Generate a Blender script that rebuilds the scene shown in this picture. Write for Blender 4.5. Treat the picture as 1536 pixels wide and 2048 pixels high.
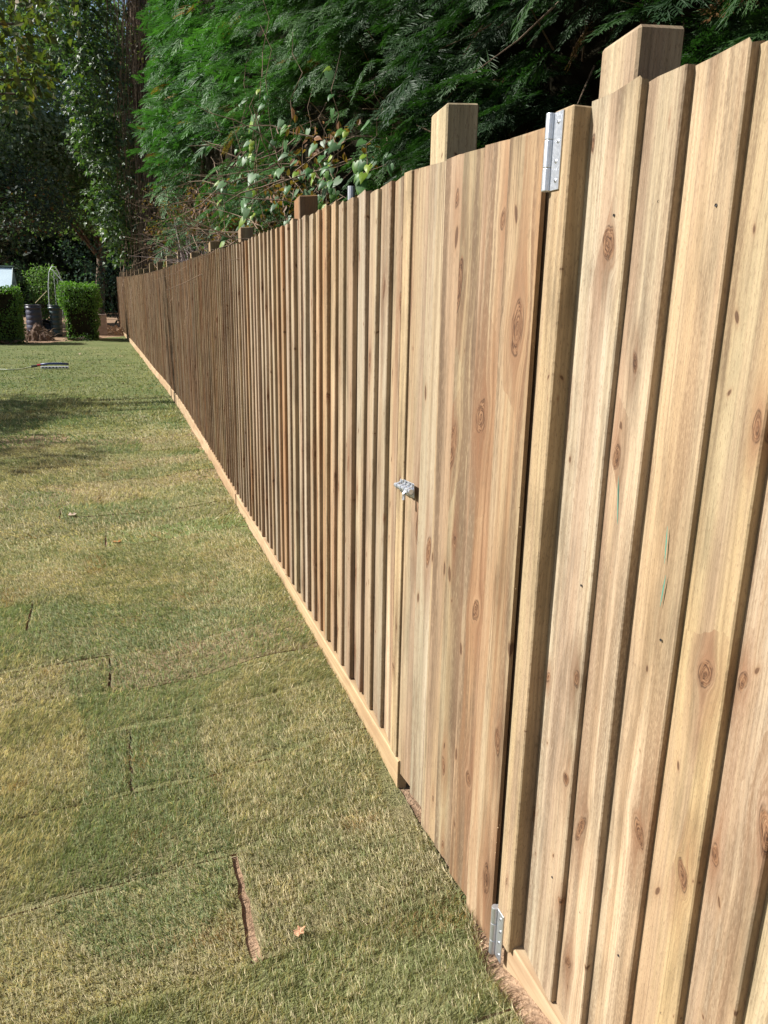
import bpy, bmesh, math, random
import numpy as np
from mathutils import Vector, Matrix

random.seed(11)
rng = np.random.default_rng(11)
S = bpy.context.scene
for o in list(bpy.data.objects):
    bpy.data.objects.remove(o)

# ------------------------------------------------------------------ camera
cam = bpy.data.objects.new('camera', bpy.data.cameras.new('camera'))
S.collection.objects.link(cam)
S.camera = cam
cam.data.sensor_fit = 'AUTO'
cam.data.sensor_width = 36.0
cam.data.lens = 26.98
cam.data.clip_start = 0.02
cam.data.clip_end = 900
CAMR = Matrix(((0.94648669, 0.06804703, -0.3154878),
               (-0.32214494, 0.25866155, -0.91066835),
               (0.01963629, 0.96356827, 0.26674072)))
cam.matrix_world = Matrix.Translation((0, 0, 1.47)) @ CAMR.to_4x4()
S.render.resolution_x, S.render.resolution_y = 768, 1024

# ------------------------------------------------------------------ sky, sun, exposure
SUN_DIR = Vector((-0.74, 0.26, 0.66)).normalized()
world = bpy.data.worlds.new('World')
S.world = world
world.use_nodes = True
wn = world.node_tree.nodes
wl = world.node_tree.links
sky = wn.new('ShaderNodeTexSky')
sky.sky_type = 'NISHITA'
sky.sun_disc = False
sky.sun_elevation = math.asin(SUN_DIR.z)
sky.sun_rotation = math.atan2(SUN_DIR.x, SUN_DIR.y)
sky.dust_density = 2.0
wl.new(sky.outputs[0], wn['Background'].inputs[0])
wn['Background'].inputs[1].default_value = 0.062
sun = bpy.data.objects.new('sun', bpy.data.lights.new('sun', 'SUN'))
S.collection.objects.link(sun)
sun.data.energy = 4.9
sun.data.angle = math.radians(0.55)
sun.data.color = (1.0, 0.965, 0.91)
sun.rotation_euler = SUN_DIR.to_track_quat('Z', 'Y').to_euler()
S.view_settings.view_transform = 'Standard'
S.view_settings.look = 'None'
S.view_settings.gamma = 1
S.view_settings.use_curve_mapping = False
S.view_settings.exposure = 0.96
S.cycles.max_bounces = 6
S.cycles.transparent_max_bounces = 8

# ------------------------------------------------------------------ helpers
COL = S.collection


class NT:
    """small helper for writing node graphs"""
    def __init__(self, name):
        self.m = bpy.data.materials.new(name)
        self.m.use_nodes = True
        self.t = self.m.node_tree
        self.n = self.t.nodes
        self.bsdf = self.n['Principled BSDF']
        self.out = self.n['Material Output']

    def new(self, typ, **kw):
        nd = self.n.new(typ)
        for k, v in kw.items():
            setattr(nd, k, v)
        return nd

    def put(self, sock, v):
        if hasattr(v, 'is_linked'):
            self.t.links.new(v, sock)
        elif isinstance(v, (tuple, list)):
            v = tuple(v)
            if len(sock.default_value) == 4 and len(v) == 3:
                v = v + (1,)
            sock.default_value = v
        else:
            sock.default_value = v

    def math(self, op, a, b=0.0, c=0.0, clamp=False):
        nd = self.new('ShaderNodeMath', operation=op, use_clamp=clamp)
        self.put(nd.inputs[0], a); self.put(nd.inputs[1], b); self.put(nd.inputs[2], c)
        return nd.outputs[0]

    def comb(self, x, y, z):
        nd = self.new('ShaderNodeCombineXYZ')
        for i, v in enumerate((x, y, z)):
            self.put(nd.inputs[i], v)
        return nd.outputs[0]

    def sep(self, v):
        nd = self.new('ShaderNodeSeparateXYZ')
        self.put(nd.inputs[0], v)
        return nd.outputs

    def noise(self, vec, scale=1.0, detail=2.0, rough=0.5, dist=0.0, col=False):
        nd = self.new('ShaderNodeTexNoise')
        self.put(nd.inputs['Vector'], vec)
        nd.inputs['Scale'].default_value = scale
        nd.inputs['Detail'].default_value = detail
        nd.inputs['Roughness'].default_value = rough
        nd.inputs['Distortion'].default_value = dist
        return nd.outputs[1 if col else 0]

    def ramp(self, fac, stops, interp='LINEAR'):
        nd = self.new('ShaderNodeValToRGB')
        r = nd.color_ramp
        r.interpolation = interp
        while len(r.elements) < len(stops):
            r.elements.new(0.5)
        for e, (p, c) in zip(r.elements, stops):
            e.position = p
            e.color = (c, c, c, 1) if not isinstance(c, tuple) else c + (1,)
        self.put(nd.inputs[0], fac)
        return nd.outputs[0]

    def mix(self, fac, a, b, mode='MIX'):
        nd = self.new('ShaderNodeMix', data_type='RGBA', blend_type=mode)
        self.put(nd.inputs[0], fac); self.put(nd.inputs[6], a); self.put(nd.inputs[7], b)
        return nd.outputs[2]

    def bump(self, h, strength=0.3, dist=0.01):
        nd = self.new('ShaderNodeBump')
        nd.inputs['Strength'].default_value = strength
        nd.inputs['Distance'].default_value = dist
        self.put(nd.inputs['Height'], h)
        self.t.links.new(nd.outputs[0], self.bsdf.inputs['Normal'])

    def set(self, **kw):
        for k, v in kw.items():
            self.put(self.bsdf.inputs[k.replace('_', ' ')], v)
        return self.m


def fast_mesh(name, V, F, mat=None, col=None, smooth=False, fmat=None):
    """numpy arrays to mesh; F is (m,3) or (m,4)"""
    V = np.asarray(V, np.float32); F = np.asarray(F, np.int32)
    me = bpy.data.meshes.new(name)
    k = F.shape[1]
    me.vertices.add(len(V)); me.vertices.foreach_set('co', V.ravel())
    me.loops.add(F.size); me.loops.foreach_set('vertex_index', F.ravel())
    me.polygons.add(len(F))
    me.polygons.foreach_set('loop_start', np.arange(0, F.size, k, dtype=np.int32))
    if fmat is not None:
        me.polygons.foreach_set('material_index', np.asarray(fmat, np.int32))
    me.polygons.foreach_set('use_smooth', np.full(len(F), smooth))
    if col is not None:
        a = me.color_attributes.new('col', 'FLOAT_COLOR', 'POINT')
        c = np.ones((len(V), 4), np.float32); c[:, :3] = col
        a.data.foreach_set('color', c.ravel())
    me.update(calc_edges=True); me.validate()
    for m in (mat if isinstance(mat, (list, tuple)) else [mat]):
        if m: me.materials.append(m)
    return me


class MB:
    """collects shapes (mixed polygons) for one mesh"""
    def __init__(self):
        self.v = []; self.f = []; self.mi = []

    def add(self, vs, fs, mi=0):
        b = len(self.v)
        self.v += [tuple(p) for p in vs]
        self.f += [tuple(b + i for i in f) for f in fs]
        self.mi += [mi] * len(fs)

    def box(self, lo, hi, mi=0, bev=0.0):
        (x0, y0, z0), (x1, y1, z1) = lo, hi
        if bev <= 0:
            self.add([(x0, y0, z0), (x1, y0, z0), (x1, y1, z0), (x0, y1, z0), (x0, y0, z1), (x1, y0, z1), (x1, y1, z1), (x0, y1, z1)],
                     [(0, 3, 2, 1), (4, 5, 6, 7), (0, 1, 5, 4), (1, 2, 6, 5), (2, 3, 7, 6), (3, 0, 4, 7)], mi)
            return
        bm = bmesh.new()
        bmesh.ops.create_cube(bm, size=1)
        for v in bm.verts:
            v.co = ((x0 + x1) / 2 + v.co.x * (x1 - x0), (y0 + y1) / 2 + v.co.y * (y1 - y0), (z0 + z1) / 2 + v.co.z * (z1 - z0))
        bmesh.ops.bevel(bm, geom=bm.edges[:], offset=bev, segments=1, affect='EDGES')
        bm.verts.index_update()
        self.add([v.co[:] for v in bm.verts], [[v.index for v in f.verts] for f in bm.faces], mi)
        bm.free()

    def tube(self, pts, rad, n=6, mi=0, cap=True):
        pts = [Vector(p) for p in pts]
        if not hasattr(rad, '__len__'): rad = [rad] * len(pts)
        vs = []; fs = []
        up = Vector((0.123, 0.31, 0.94)).normalized()
        for i, p in enumerate(pts):
            d = (pts[min(i + 1, len(pts) - 1)] - pts[max(i - 1, 0)]).normalized()
            a = d.cross(up)
            if a.length < 1e-3: a = d.cross(Vector((1, 0, 0)))
            a.normalize(); b = d.cross(a)
            for k in range(n):
                t = 2 * math.pi * k / n
                vs.append(p + (a * math.cos(t) + b * math.sin(t)) * rad[i])
        for i in range(len(pts) - 1):
            for k in range(n):
                fs.append((i * n + k, (i + 1) * n + k, (i + 1) * n + (k + 1) % n, i * n + (k + 1) % n))
        if cap:
            fs.append(tuple(range(n))); fs.append(tuple(reversed(range((len(pts) - 1) * n, len(pts) * n))))
        self.add(vs, fs, mi)

    def lathe(self, prof, n=24, center=(0, 0, 0), mi=0):
        cx, cy, cz = center
        vs = []; fs = []
        for r, z in prof:
            for k in range(n):
                t = 2 * math.pi * k / n
                vs.append((cx + r * math.cos(t), cy + r * math.sin(t), cz + z))
        for i in range(len(prof) - 1):
            for k in range(n):
                fs.append((i * n + k, i * n + (k + 1) % n, (i + 1) * n + (k + 1) % n, (i + 1) * n + k))
        self.add(vs, fs, mi)

    def mesh(self, name, mat, smooth=False):
        me = bpy.data.meshes.new(name)
        me.from_pydata(self.v, [], self.f)
        for m in (mat if isinstance(mat, (list, tuple)) else [mat]):
            me.materials.append(m)
        me.polygons.foreach_set('material_index', self.mi)
        me.polygons.foreach_set('use_smooth', [smooth] * len(self.f))
        me.update(); me.validate()
        return me


def tag(o, label=None, cat=None, group=None, kind=None):
    if label: o['label'] = label
    if cat: o['category'] = cat
    if group: o['group'] = group
    if kind: o['kind'] = kind
    return o


def thing(name, label, cat, loc=(0, 0, 0), group=None):
    o = bpy.data.objects.new(name, None)
    o.empty_display_size = 0.2
    COL.objects.link(o)
    o.location = loc
    return tag(o, label, cat, group)


def obj(name, me, parent=None, loc=(0, 0, 0), rot=(0, 0, 0), color=None, kind=None, label=None):
    """loc is a world position unless the parent is itself a part (then local)"""
    o = bpy.data.objects.new(name, me)
    COL.objects.link(o)
    o.rotation_euler = rot
    if parent is not None:
        o.parent = parent
        if parent.parent is None:
            loc = Vector(loc) - parent.location
        else:
            loc = Vector(loc) - parent.location - parent.parent.location
    o.location = loc
    if color: o.color = color if len(color) == 4 else tuple(color) + (0.0,)
    if kind: o['kind'] = kind
    if label: o['label'] = label
    return o


def vnoise(x, y, seed=0):
    """smooth lattice noise 0..1 for numpy arrays"""
    x = np.asarray(x, float); y = np.asarray(y, float)
    xi = np.floor(x).astype(np.int64); yi = np.floor(y).astype(np.int64)
    xf = x - xi; yf = y - yi
    def h(a, b):
        n = (a * 374761393 + b * 668265263 + seed * 974634541) & 0xFFFFFFFF
        n = ((n ^ (n >> 13)) * 1274126177) & 0xFFFFFFFF
        return ((n ^ (n >> 16)) & 0xFFFF) / 65535.0
    u = xf * xf * (3 - 2 * xf); v = yf * yf * (3 - 2 * yf)
    return (h(xi, yi) * (1 - u) + h(xi + 1, yi) * u) * (1 - v) + (h(xi, yi + 1) * (1 - u) + h(xi + 1, yi + 1) * u) * v


def zg(y):
    return np.interp(y, [0, 6, 8, 12, 18, 22, 24, 27, 32, 60, 400], [.035, .045, .06, .08, .125, .175, .24, .32, .42, .5, .5])


def fence_x(y):
    return float(np.interp(y, [0, 9, 10.5, 12.5, 14.5, 18, 22, 27.5], [.716, .722, .712, .672, .61, .52, .40, .15]))


def fence_z(y):      # level of the boards' lower ends
    return float(np.interp(y, [0, 5, 6, 7.6, 9.3, 14, 18, 22, 27.5], [.15, .155, .172, .184, .2, .212, .252, .3, .385]))


def frames_from(axis, up):
    """(N,3) axis and rough up -> (N,3,3) rows: axis, side, normal"""
    a = axis / np.linalg.norm(axis, axis=1, keepdims=True)
    s = np.cross(up, a)
    s /= np.linalg.norm(s, axis=1, keepdims=True) + 1e-9
    n = np.cross(a, s)
    return np.stack([a, s, n], axis=1)


def scatter(tv, tf, org, fr, scale, cols, tipcol=None):
    """instance a template (tv, tf) into one vertex / face / colour array"""
    tv = np.asarray(tv, np.float32); tf = np.asarray(tf, np.int32)
    n = len(org)
    scale = np.broadcast_to(np.asarray(scale, np.float32), (n,))
    P = np.einsum('kj,njl->nkl', tv, fr.astype(np.float32)) * scale[:, None, None] + org[:, None, :]
    F = tf[None] + (np.arange(n) * len(tv))[:, None, None]
    C = np.repeat(cols[:, None, :], len(tv), axis=1)
    if tipcol is not None:
        w = np.clip(tv[:, 0], 0, 1)[None, :, None]
        C = C * (1 - w) + tipcol[:, None, :] * w
    return P.reshape(-1, 3), F.reshape(-1, tf.shape[1]), C.reshape(-1, 3)


def join(parts):
    V = []; F = []; C = []; b = 0
    for v, f, c in parts:
        V.append(v); F.append(f + b); C.append(c); b += len(v)
    return np.concatenate(V), np.concatenate(F), np.concatenate(C)


# ------------------------------------------------------------------ materials
def wood_material(name, base=1.0, stain=0.55, knots=1.0, streak=1.0):
    m = NT(name)
    tc = m.new('ShaderNodeTexCoord')
    oi = m.new('ShaderNodeObjectInfo')
    x, y, z = m.sep(tc.outputs['Object'])
    rnd = oi.outputs['Random']
    M = lambda a, b: m.math('MULTIPLY', a, b)
    A = lambda a, b: m.math('ADD', a, b)
    D = lambda a, b: m.math('SUBTRACT', a, b)
    r7 = M(rnd, 37.0); r13 = M(rnd, 91.0)
    yy = A(A(y, M(x, 0.7)), r7)                # the edges get grain too
    zz = A(z, r13)
    n2 = lambda fy, fz, off, det=3, ro=.6, yv=yy: m.noise(m.comb(M(yv, fy), off, M(zz, fz)), 1, det, ro)
    wy = D(m.noise(m.comb(M(yy, 28), 2.2, M(zz, 11)), 1, 2, .6), .5)
    wz = D(m.noise(m.comb(M(yy, 28), 8.7, M(zz, 11)), 1, 2, .6), .5)

    def knot_layer(KY, KZ, thr, size, warp, seed):
        kx = A(M(A(yy, M(wy, warp)), KY), seed); ky = A(M(A(zz, M(wz, warp * 2.2)), KZ), seed)
        vo = m.new('ShaderNodeTexVoronoi', voronoi_dimensions='2D', feature='F1')
        m.put(vo.inputs['Vector'], m.comb(kx, ky, 0)); vo.inputs['Scale'].default_value = 1.0
        px, py, _ = m.sep(vo.outputs['Position'])
        cr, cg, cb = m.sep(vo.outputs['Color'])
        dy = m.math('DIVIDE', D(kx, px), KY); dz = m.math('DIVIDE', D(ky, py), KZ)
        shear = M(D(cb, .5), .9)
        dys = A(dy, M(dz, shear))
        dzz = M(dz, A(.40, M(cg, .45)))
        d2 = A(M(dys, dys), M(dzz, dzz))
        r = M(m.math('MAXIMUM', D(cr, thr), 0.0), size)
        return dy, dz, d2, m.math('SQRT', d2), r, cg

    dy, dz, d2, d, r, kg = knot_layer(8.2, 3.9, .40, .026 * knots, .016, 0.0)
    q = m.math('DIVIDE', M(r, r), A(d2, 1e-6))
    qc = m.math('MINIMUM', M(q, 1.3), 1.0)
    yw = D(yy, M(dy, qc))                       # grain bends round the knots
    yw = A(yw, M(n2(5, 1.3, 0.0, 2, .5), .022))
    g1 = m.noise(m.comb(M(yw, 38), r7, M(zz, .8)), 1, 5, .6)
    g2 = m.noise(m.comb(M(yw, 330), r7, M(zz, 5)), 1, 2, .5)
    spk = m.noise(m.comb(M(yy, 420), r13, M(zz, 95)), 1, 2, .6)
    b = lambda c: tuple(v * base for v in c)
    col = m.ramp(g1, [(.28, b((.40, .287, .185))), (.43, b((.53, .410, .280))), (.57, b((.60, .482, .345))), (.74, b((.68, .57, .435)))])
    col = m.mix(1.0, col, oi.outputs['Color'], 'MULTIPLY')
    # golden, greenish (treatment) and heartwood bands
    col = m.mix(M(m.ramp(n2(4, 1.0, 9.1, 2, .5), [(.42, 0.0), (.62, 1.0)]), .55), col, b((.49, .357, .195)))
    col = m.mix(M(m.ramp(n2(9, .8, 3.3, 2, .5), [(.48, 0.0), (.64, 1.0)]), .38), col, b((.47, .43, .30)))
    col = m.mix(M(m.ramp(n2(11, .45, 5.5, 3, .55, yw), [(.49, 0.0), (.60, 1.0)]), .55), col, b((.43, .285, .195)))
    # late-wood lines
    lines = m.noise(m.comb(M(yw, 150), r13, M(zz, .7)), 1, 2, .5)
    col = m.mix(1.0, col, m.ramp(lines, [(.36, .83), (.50, 1.0), (.62, 1.03)]), 'MULTIPLY')
    col = m.mix(1.0, col, m.ramp(g2, [(.3, .80), (.5, .99), (.75, 1.05)]), 'MULTIPLY')
    # weathered brown streaks in patches, broken up by the saw texture
    stm = M(m.ramp(n2(24, .65, r7, 5, .62, yw), [(.46, 0.0), (.55, 1.0)]), stain)
    stm = M(stm, m.ramp(n2(6, 1.1, r13, 3, .6), [(.42, .04), (.53, 1.0)]))
    stm = M(stm, m.ramp(spk, [(.36, .45), (.54, 1.0)]))
    col = m.mix(m.math('MINIMUM', M(stm, .85), .85), col, b((.185, .120, .074)))
    # fine dark checks along the grain
    ck = m.math('ABSOLUTE', D(m.noise(m.comb(M(yw, 13), r13, M(zz, .5)), 1, 2, .5), .5))
    ckm = M(m.math('SUBTRACT', 1.0, M(ck, 130.0), clamp=True), m.ramp(n2(3, 2.2, r7, 2, .5), [(.53, 0.0), (.60, 1.0)]))
    col = m.mix(M(ckm, .7 * streak), col, b((.17, .105, .06)))
    # resin red-brown, per board through the object colour's alpha
    rsm = M(m.ramp(n2(20, 1.4, 7.7, 3, .6, yw), [(.44, 0.0), (.60, 1.0)]), oi.outputs['Alpha'])
    col = m.mix(rsm, col, b((.36, .165, .07)))
    # long smears above and below the knots
    sd = m.math('SQRT', A(M(dy, dy), M(M(dz, .31), M(dz, .31))))
    sm = m.math('SUBTRACT', 1.0, m.math('DIVIDE', sd, A(M(r, 3.1), 1e-5)), clamp=True)
    sm = M(sm, m.ramp(n2(60, 6, 1.7, 3, .6, yw), [(.36, .25), (.55, 1.0)]))
    col = m.mix(M(sm, .85), col, b((.26, .125, .065)))
    # the knots themselves
    knoise = m.noise(m.comb(M(d, 420.0), M(yy, 90), M(zz, 40)), 1, 3, .65)
    kcol = m.ramp(knoise, [(.38, b((.07, .034, .02))), (.52, b((.235, .12, .062))), (.68, b((.40, .235, .13)))])
    km = M(m.math('MULTIPLY', D(r, d), 420.0, clamp=True), m.math('GREATER_THAN', r, .0022))
    col = m.mix(M(km, .95), col, kcol)
    rim = m.math('SUBTRACT', 1.0, M(m.math('ABSOLUTE', D(r, d)), 620.0), clamp=True)
    rim = M(M(rim, m.math('GREATER_THAN', r, .0022)), m.ramp(n2(75, 40, 4.4, 2, .5), [(.40, 0.0), (.56, 1.0)]))
    col = m.mix(M(rim, .8), col, b((.07, .035, .02)))
    # pin knots
    _, _, p2, pd, pr, _ = knot_layer(15.0, 7.0, .60, .0135 * knots, .010, 5.5)
    pm = M(m.math('MULTIPLY', D(pr, pd), 700.0, clamp=True), m.math('GREATER_THAN', pr, .0006))
    pq = m.math('MINIMUM', m.math('DIVIDE', M(pr, pr), A(p2, 1e-7)), 1.0)
    col = m.mix(M(pq, .5), col, b((.33, .19, .10)))
    col = m.mix(M(pm, .85), col, b((.12, .06, .034)))
    sp = m.ramp(spk, [(.57, 0.0), (.66, 1.0)])
    col = m.mix(M(sp, .45), col, b((.25, .165, .095)))
    # broad smudges left by handling and rain
    smu = m.noise(m.comb(M(yy, 13), r7, M(zz, 3.2)), 1, 4, .65)
    col = m.mix(1.0, col, m.ramp(smu, [(.34, .70), (.50, 1.0), (.66, 1.10)]), 'MULTIPLY')
    h = A(A(M(g2, .6), M(spk, .9)), A(M(qc, .6), M(D(1.0, ckm), .5)))
    m.bump(h, .5, .0022)
    m.set(Base_Color=col, Roughness=0.72, Specular_IOR_Level=0.22)
    return m.m


def horiz_wood_material(name, base=1.0):
    m = NT(name)
    tc = m.new('ShaderNodeTexCoord')
    oi = m.new('ShaderNodeObjectInfo')
    x, y, z = m.sep(tc.outputs['Object'])
    r7 = m.math('MULTIPLY', oi.outputs['Random'], 51.0)
    g = m.noise(m.comb(m.math('MULTIPLY', y, 1.2), r7, m.math('MULTIPLY', m.math('ADD', z, m.math('MULTIPLY', x, .7)), 75)), 1, 4, 0.6)
    col = m.ramp(g, [(.3, (.46 * base, .33 * base, .21 * base)), (.5, (.58 * base, .45 * base, .30 * base)), (.72, (.66 * base, .54 * base, .38 * base))])
    col = m.mix(1.0, col, oi.outputs['Color'], 'MULTIPLY')
    pn = m.noise(m.comb(m.math('MULTIPLY', y, 4), r7, m.math('MULTIPLY', z, 14)), 1, 3, 0.6)
    col = m.mix(m.math('MULTIPLY', m.ramp(pn, [(.45, 0.0), (.66, 1.0)]), .7), col, (.29, .18, .105))
    m.bump(g, 0.25, 0.002)
    m.set(Base_Color=col, Roughness=0.75, Specular_IOR_Level=0.2)
    return m.m


def leaf_material(name, rough=0.45, transl=0.35, spec=0.4, tcol=(.9, 1.3, .35)):
    m = NT(name)
    at = m.new('ShaderNodeAttribute', attribute_name='col')
    geo = m.new('ShaderNodeNewGeometry')
    nz = m.noise(geo.outputs['Position'], 25, 2, 0.6)
    c = m.mix(1.0, at.outputs['Color'], m.ramp(nz, [(.3, .75), (.7, 1.2)]), 'MULTIPLY')
    m.set(Base_Color=c, Roughness=rough, Specular_IOR_Level=spec)
    tr = m.new('ShaderNodeBsdfTranslucent')
    m.put(tr.inputs[0], m.mix(1.0, c, tcol, 'MULTIPLY'))
    mx = m.new('ShaderNodeMixShader')
    mx.inputs[0].default_value = transl
    m.t.links.new(m.bsdf.outputs[0], mx.inputs[1]); m.t.links.new(tr.outputs[0], mx.inputs[2])
    m.t.links.new(mx.outputs[0], m.out.inputs[0])
    return m.m


def plain(name, col, rough=0.6, metal=0.0, spec=0.4, var=0.25, scale=30.0, bump=0.0):
    m = NT(name)
    tc = m.new('ShaderNodeTexCoord')
    n = m.noise(tc.outputs['Object'], scale, 4, 0.6)
    c = m.mix(1.0, col, m.ramp(n, [(.3, 1 - var), (.7, 1 + var)]), 'MULTIPLY')
    if bump: m.bump(n, bump, 0.01)
    m.set(Base_Color=c, Roughness=rough, Metallic=metal, Specular_IOR_Level=spec)
    return m.m


def soil_material(name, a, b):
    m = NT(name)
    geo = m.new('ShaderNodeNewGeometry')
    n = m.noise(geo.outputs['Position'], 14, 6, 0.7)
    n2 = m.noise(geo.outputs['Position'], 90, 3, 0.6)
    c = m.mix(m.ramp(n, [(.35, 0.0), (.65, 1.0)]), a, b)
    c = m.mix(1.0, c, m.ramp(n2, [(.3, .6), (.7, 1.3)]), 'MULTIPLY')
    m.bump(n2, 0.6, 0.02)
    m.set(Base_Color=c, Roughness=0.95, Specular_IOR_Level=0.1)
    return m.m


def lawn_material(name):
    m = NT(name)
    geo = m.new('ShaderNodeNewGeometry')
    oi = m.new('ShaderNodeObjectInfo')
    P = geo.outputs['Position']
    big = m.noise(P, 1.1, 3, 0.6)
    mid = m.noise(P, 6, 4, 0.65)
    x, y, z = m.sep(P)
    fib = m.noise(m.comb(m.math('MULTIPLY', x, 160), m.math('MULTIPLY', y, 130), 0), 1, 3, 0.7)
    rows = m.noise(m.comb(m.math('MULTIPLY', x, .7), m.math('MULTIPLY', m.math('SUBTRACT', y, m.math('MULTIPLY', x, .12)), 2.6), 0), 1, 2, 0.5)
    t = m.math('ADD', m.math('MULTIPLY', big, .45), m.math('ADD', m.math('MULTIPLY', mid, .3), m.math('MULTIPLY', rows, .35)))
    c = m.ramp(t, [(.40, (.155, .175, .070)), (.54, (.215, .215, .098)), (.70, (.30, .26, .14))])
    c = m.mix(1.0, c, m.ramp(fib, [(.3, .5), (.5, .95), (.72, 1.45)]), 'MULTIPLY')
    c = m.mix(1.0, c, oi.outputs['Color'], 'MULTIPLY')
    m.bump(m.math('ADD', fib, m.math('MULTIPLY', mid, .6)), 0.9, 0.02)
    m.set(Base_Color=c, Roughness=0.9, Specular_IOR_Level=0.15)
    return m.m


def vcol_material(name, rough=0.8, spec=0.15):
    m = NT(name)
    at = m.new('ShaderNodeAttribute', attribute_name='col')
    m.set(Base_Color=at.outputs['Color'], Roughness=rough, Specular_IOR_Level=spec)
    return m.m


def zinc_material():
    m = NT('zinc')
    tc = m.new('ShaderNodeTexCoord')
    n = m.noise(tc.outputs['Object'], 160, 3, 0.6)
    c = m.mix(n, (.52, .55, .60), (.72, .75, .80))
    m.set(Base_Color=c, Metallic=0.85, Roughness=m.math('MULTIPLY_ADD', n, .2, .3))
    return m.m


M_WOOD = wood_material('board_wood', base=.69, stain=.72, knots=1.12)
M_GATE = wood_material('gate_wood', base=0.66, stain=1.35, knots=1.25)
M_POST = wood_material('post_wood', base=0.64, stain=0.4, knots=0.6)
M_GRAVEL = horiz_wood_material('gravel_board_wood', base=.70)
M_ZINC = zinc_material()
M_DARKMETAL = plain('dark_screw', (.12, .12, .13), 0.4, 0.8)
M_CONIFER = leaf_material('conifer_foliage', rough=0.55, transl=0.28, spec=0.25, tcol=(.9, 1.35, .4))
M_IVY = leaf_material('ivy_leaves', rough=0.46, transl=0.3, spec=0.42)
M_LEAF = leaf_material('broad_leaves', rough=0.55, transl=0.4, spec=0.3)
M_BIND = leaf_material('bindweed_leaves', rough=0.45, transl=0.45, spec=0.4, tcol=(1.0, 1.35, .3))
M_GRASS = leaf_material('grass_blades', rough=0.65, transl=0.25, spec=0.18, tcol=(1.05, 1.1, .6))
M_BARK = plain('bark', (.105, .08, .06), 0.9, spec=0.1, var=.5, scale=14, bump=0.6)
M_TWIG = plain('dead_stems', (.20, .145, .105), 0.85, spec=0.1, var=.4, scale=20)
M_INNER = plain('shade_dark_needles', (.020, .018, .011), 0.95, spec=0.05, var=.5, scale=9, bump=0.5)  # needle brown taken near black; the hedge's inner shade is in this colour
M_SOIL = soil_material('bed_soil', (.21, .135, .085), (.34, .235, .155))
M_BARE = soil_material('bare_soil', (.24, .13, .07), (.36, .22, .12))
M_LAWN = lawn_material('turf')

# ------------------------------------------------------------------ ground
def ground_sheet():
    ys = np.concatenate([np.linspace(-60, -2, 6), np.linspace(0, 34, 273), np.linspace(40, 300, 8)])
    xs = np.concatenate([np.linspace(-220, -9, 8), np.linspace(-8, 8, 65), np.linspace(9, 220, 8)])
    X, Y = np.meshgrid(xs, ys)
    Z = zg(Y) - 0.022 + np.clip((X - .15) / .5, 0, 1) * np.interp(Y, [-4, -2, 1.0, 1.09, 1.25, 1.9, 2.1, 8, 10], [0, .116, .114, .098, .025, .03, .05, .04, 0]) + (vnoise(X * 2.2, Y * 2.2, 4) - .5) * 0.012
    n = len(xs)
    idx = np.arange(len(xs) * len(ys)).reshape(len(ys), n)
    F = np.stack([idx[:-1, :-1], idx[:-1, 1:], idx[1:, 1:], idx[1:, :-1]], -1).reshape(-1, 4)
    return fast_mesh('ground', np.stack([X, Y, Z], -1).reshape(-1, 3), F, M_SOIL, smooth=True)


tag(obj('ground', ground_sheet()), 'bare reddish soil ground under the lawn and the beds', None, None, 'structure')

# lawn: far part one sheet, near part individual turf rolls
ROWS = [.62, 1.0, 1.38, 1.745, 2.12, 2.49, 2.77, 3.09, 3.46, 3.82, 4.21, 4.61, 4.92, 5.26, 5.6, 5.97, 6.33, 6.7, 7.06, 7.43, 7.8, 8.17, 8.54, 8.9]
SLITS = [[-1.3], [-.6], [.205, -1.4], [-.75], [-.048, -1.6], [-1.0], [-.11, -1.8], [-.9], [-.46, -2.0], [-1.2], [-.7, -2.4], [-.14, -1.9],
         [-1.05], [-.43, -2.2], [-1.2, .1], [-.6, -2.3], [-1.5, -.1], [-.7], [-1.3], [-.3, -2.2], [-1.1], [-.5, -2.1], [-1.4]]
ROW_SLOPE = 0.085
SLIT_W = {2: 0.026, 4: 0.011, 6: 0.012, 8: 0.016, 11: 0.014, 13: 0.015}
LAWN_L = -4.6


def lawn_right(y):
    return fence_x(y) - np.interp(y, [0, 1.15, 1.35, 2.0, 2.3, 27], [.062, .06, -.008, .004, .012, .012])


rolls = []     # x0, x1, row, dz, tint
for k in range(len(ROWS) - 1):
    cuts = sorted(SLITS[k])
    edges = [LAWN_L] + cuts + [9.9]
    for i in range(len(edges) - 1):
        w = SLIT_W.get(k, 0.005) / 2
        a = edges[i] + (w if i else 0)
        b = edges[i + 1] - (w if i < len(edges) - 2 else 0)
        rolls.append([a, b, k, random.uniform(-.004, .005), random.random(), random.random()])


def fence_rise(x, y):
    u = np.clip((np.asarray(x) - .15) / .5, 0, 1)
    return .030 * u * u * (3 - 2 * u) * np.interp(y, [0, 1.0, 1.09, 1.28, 1.7, 1.9, 2.1, 5, 9, 10], [2.9, 2.8, 2.3, .4, .5, .9, 1.45, 1.3, .3, 0])


def roll_top(x, y, dz, seed=1):
    return zg(y) + dz + fence_rise(x, y) + (vnoise(x * 5, y * 5, 7) - .5) * .012 + (vnoise(x * 1.3, y * 1.3, 9) - .5) * .014


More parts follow.
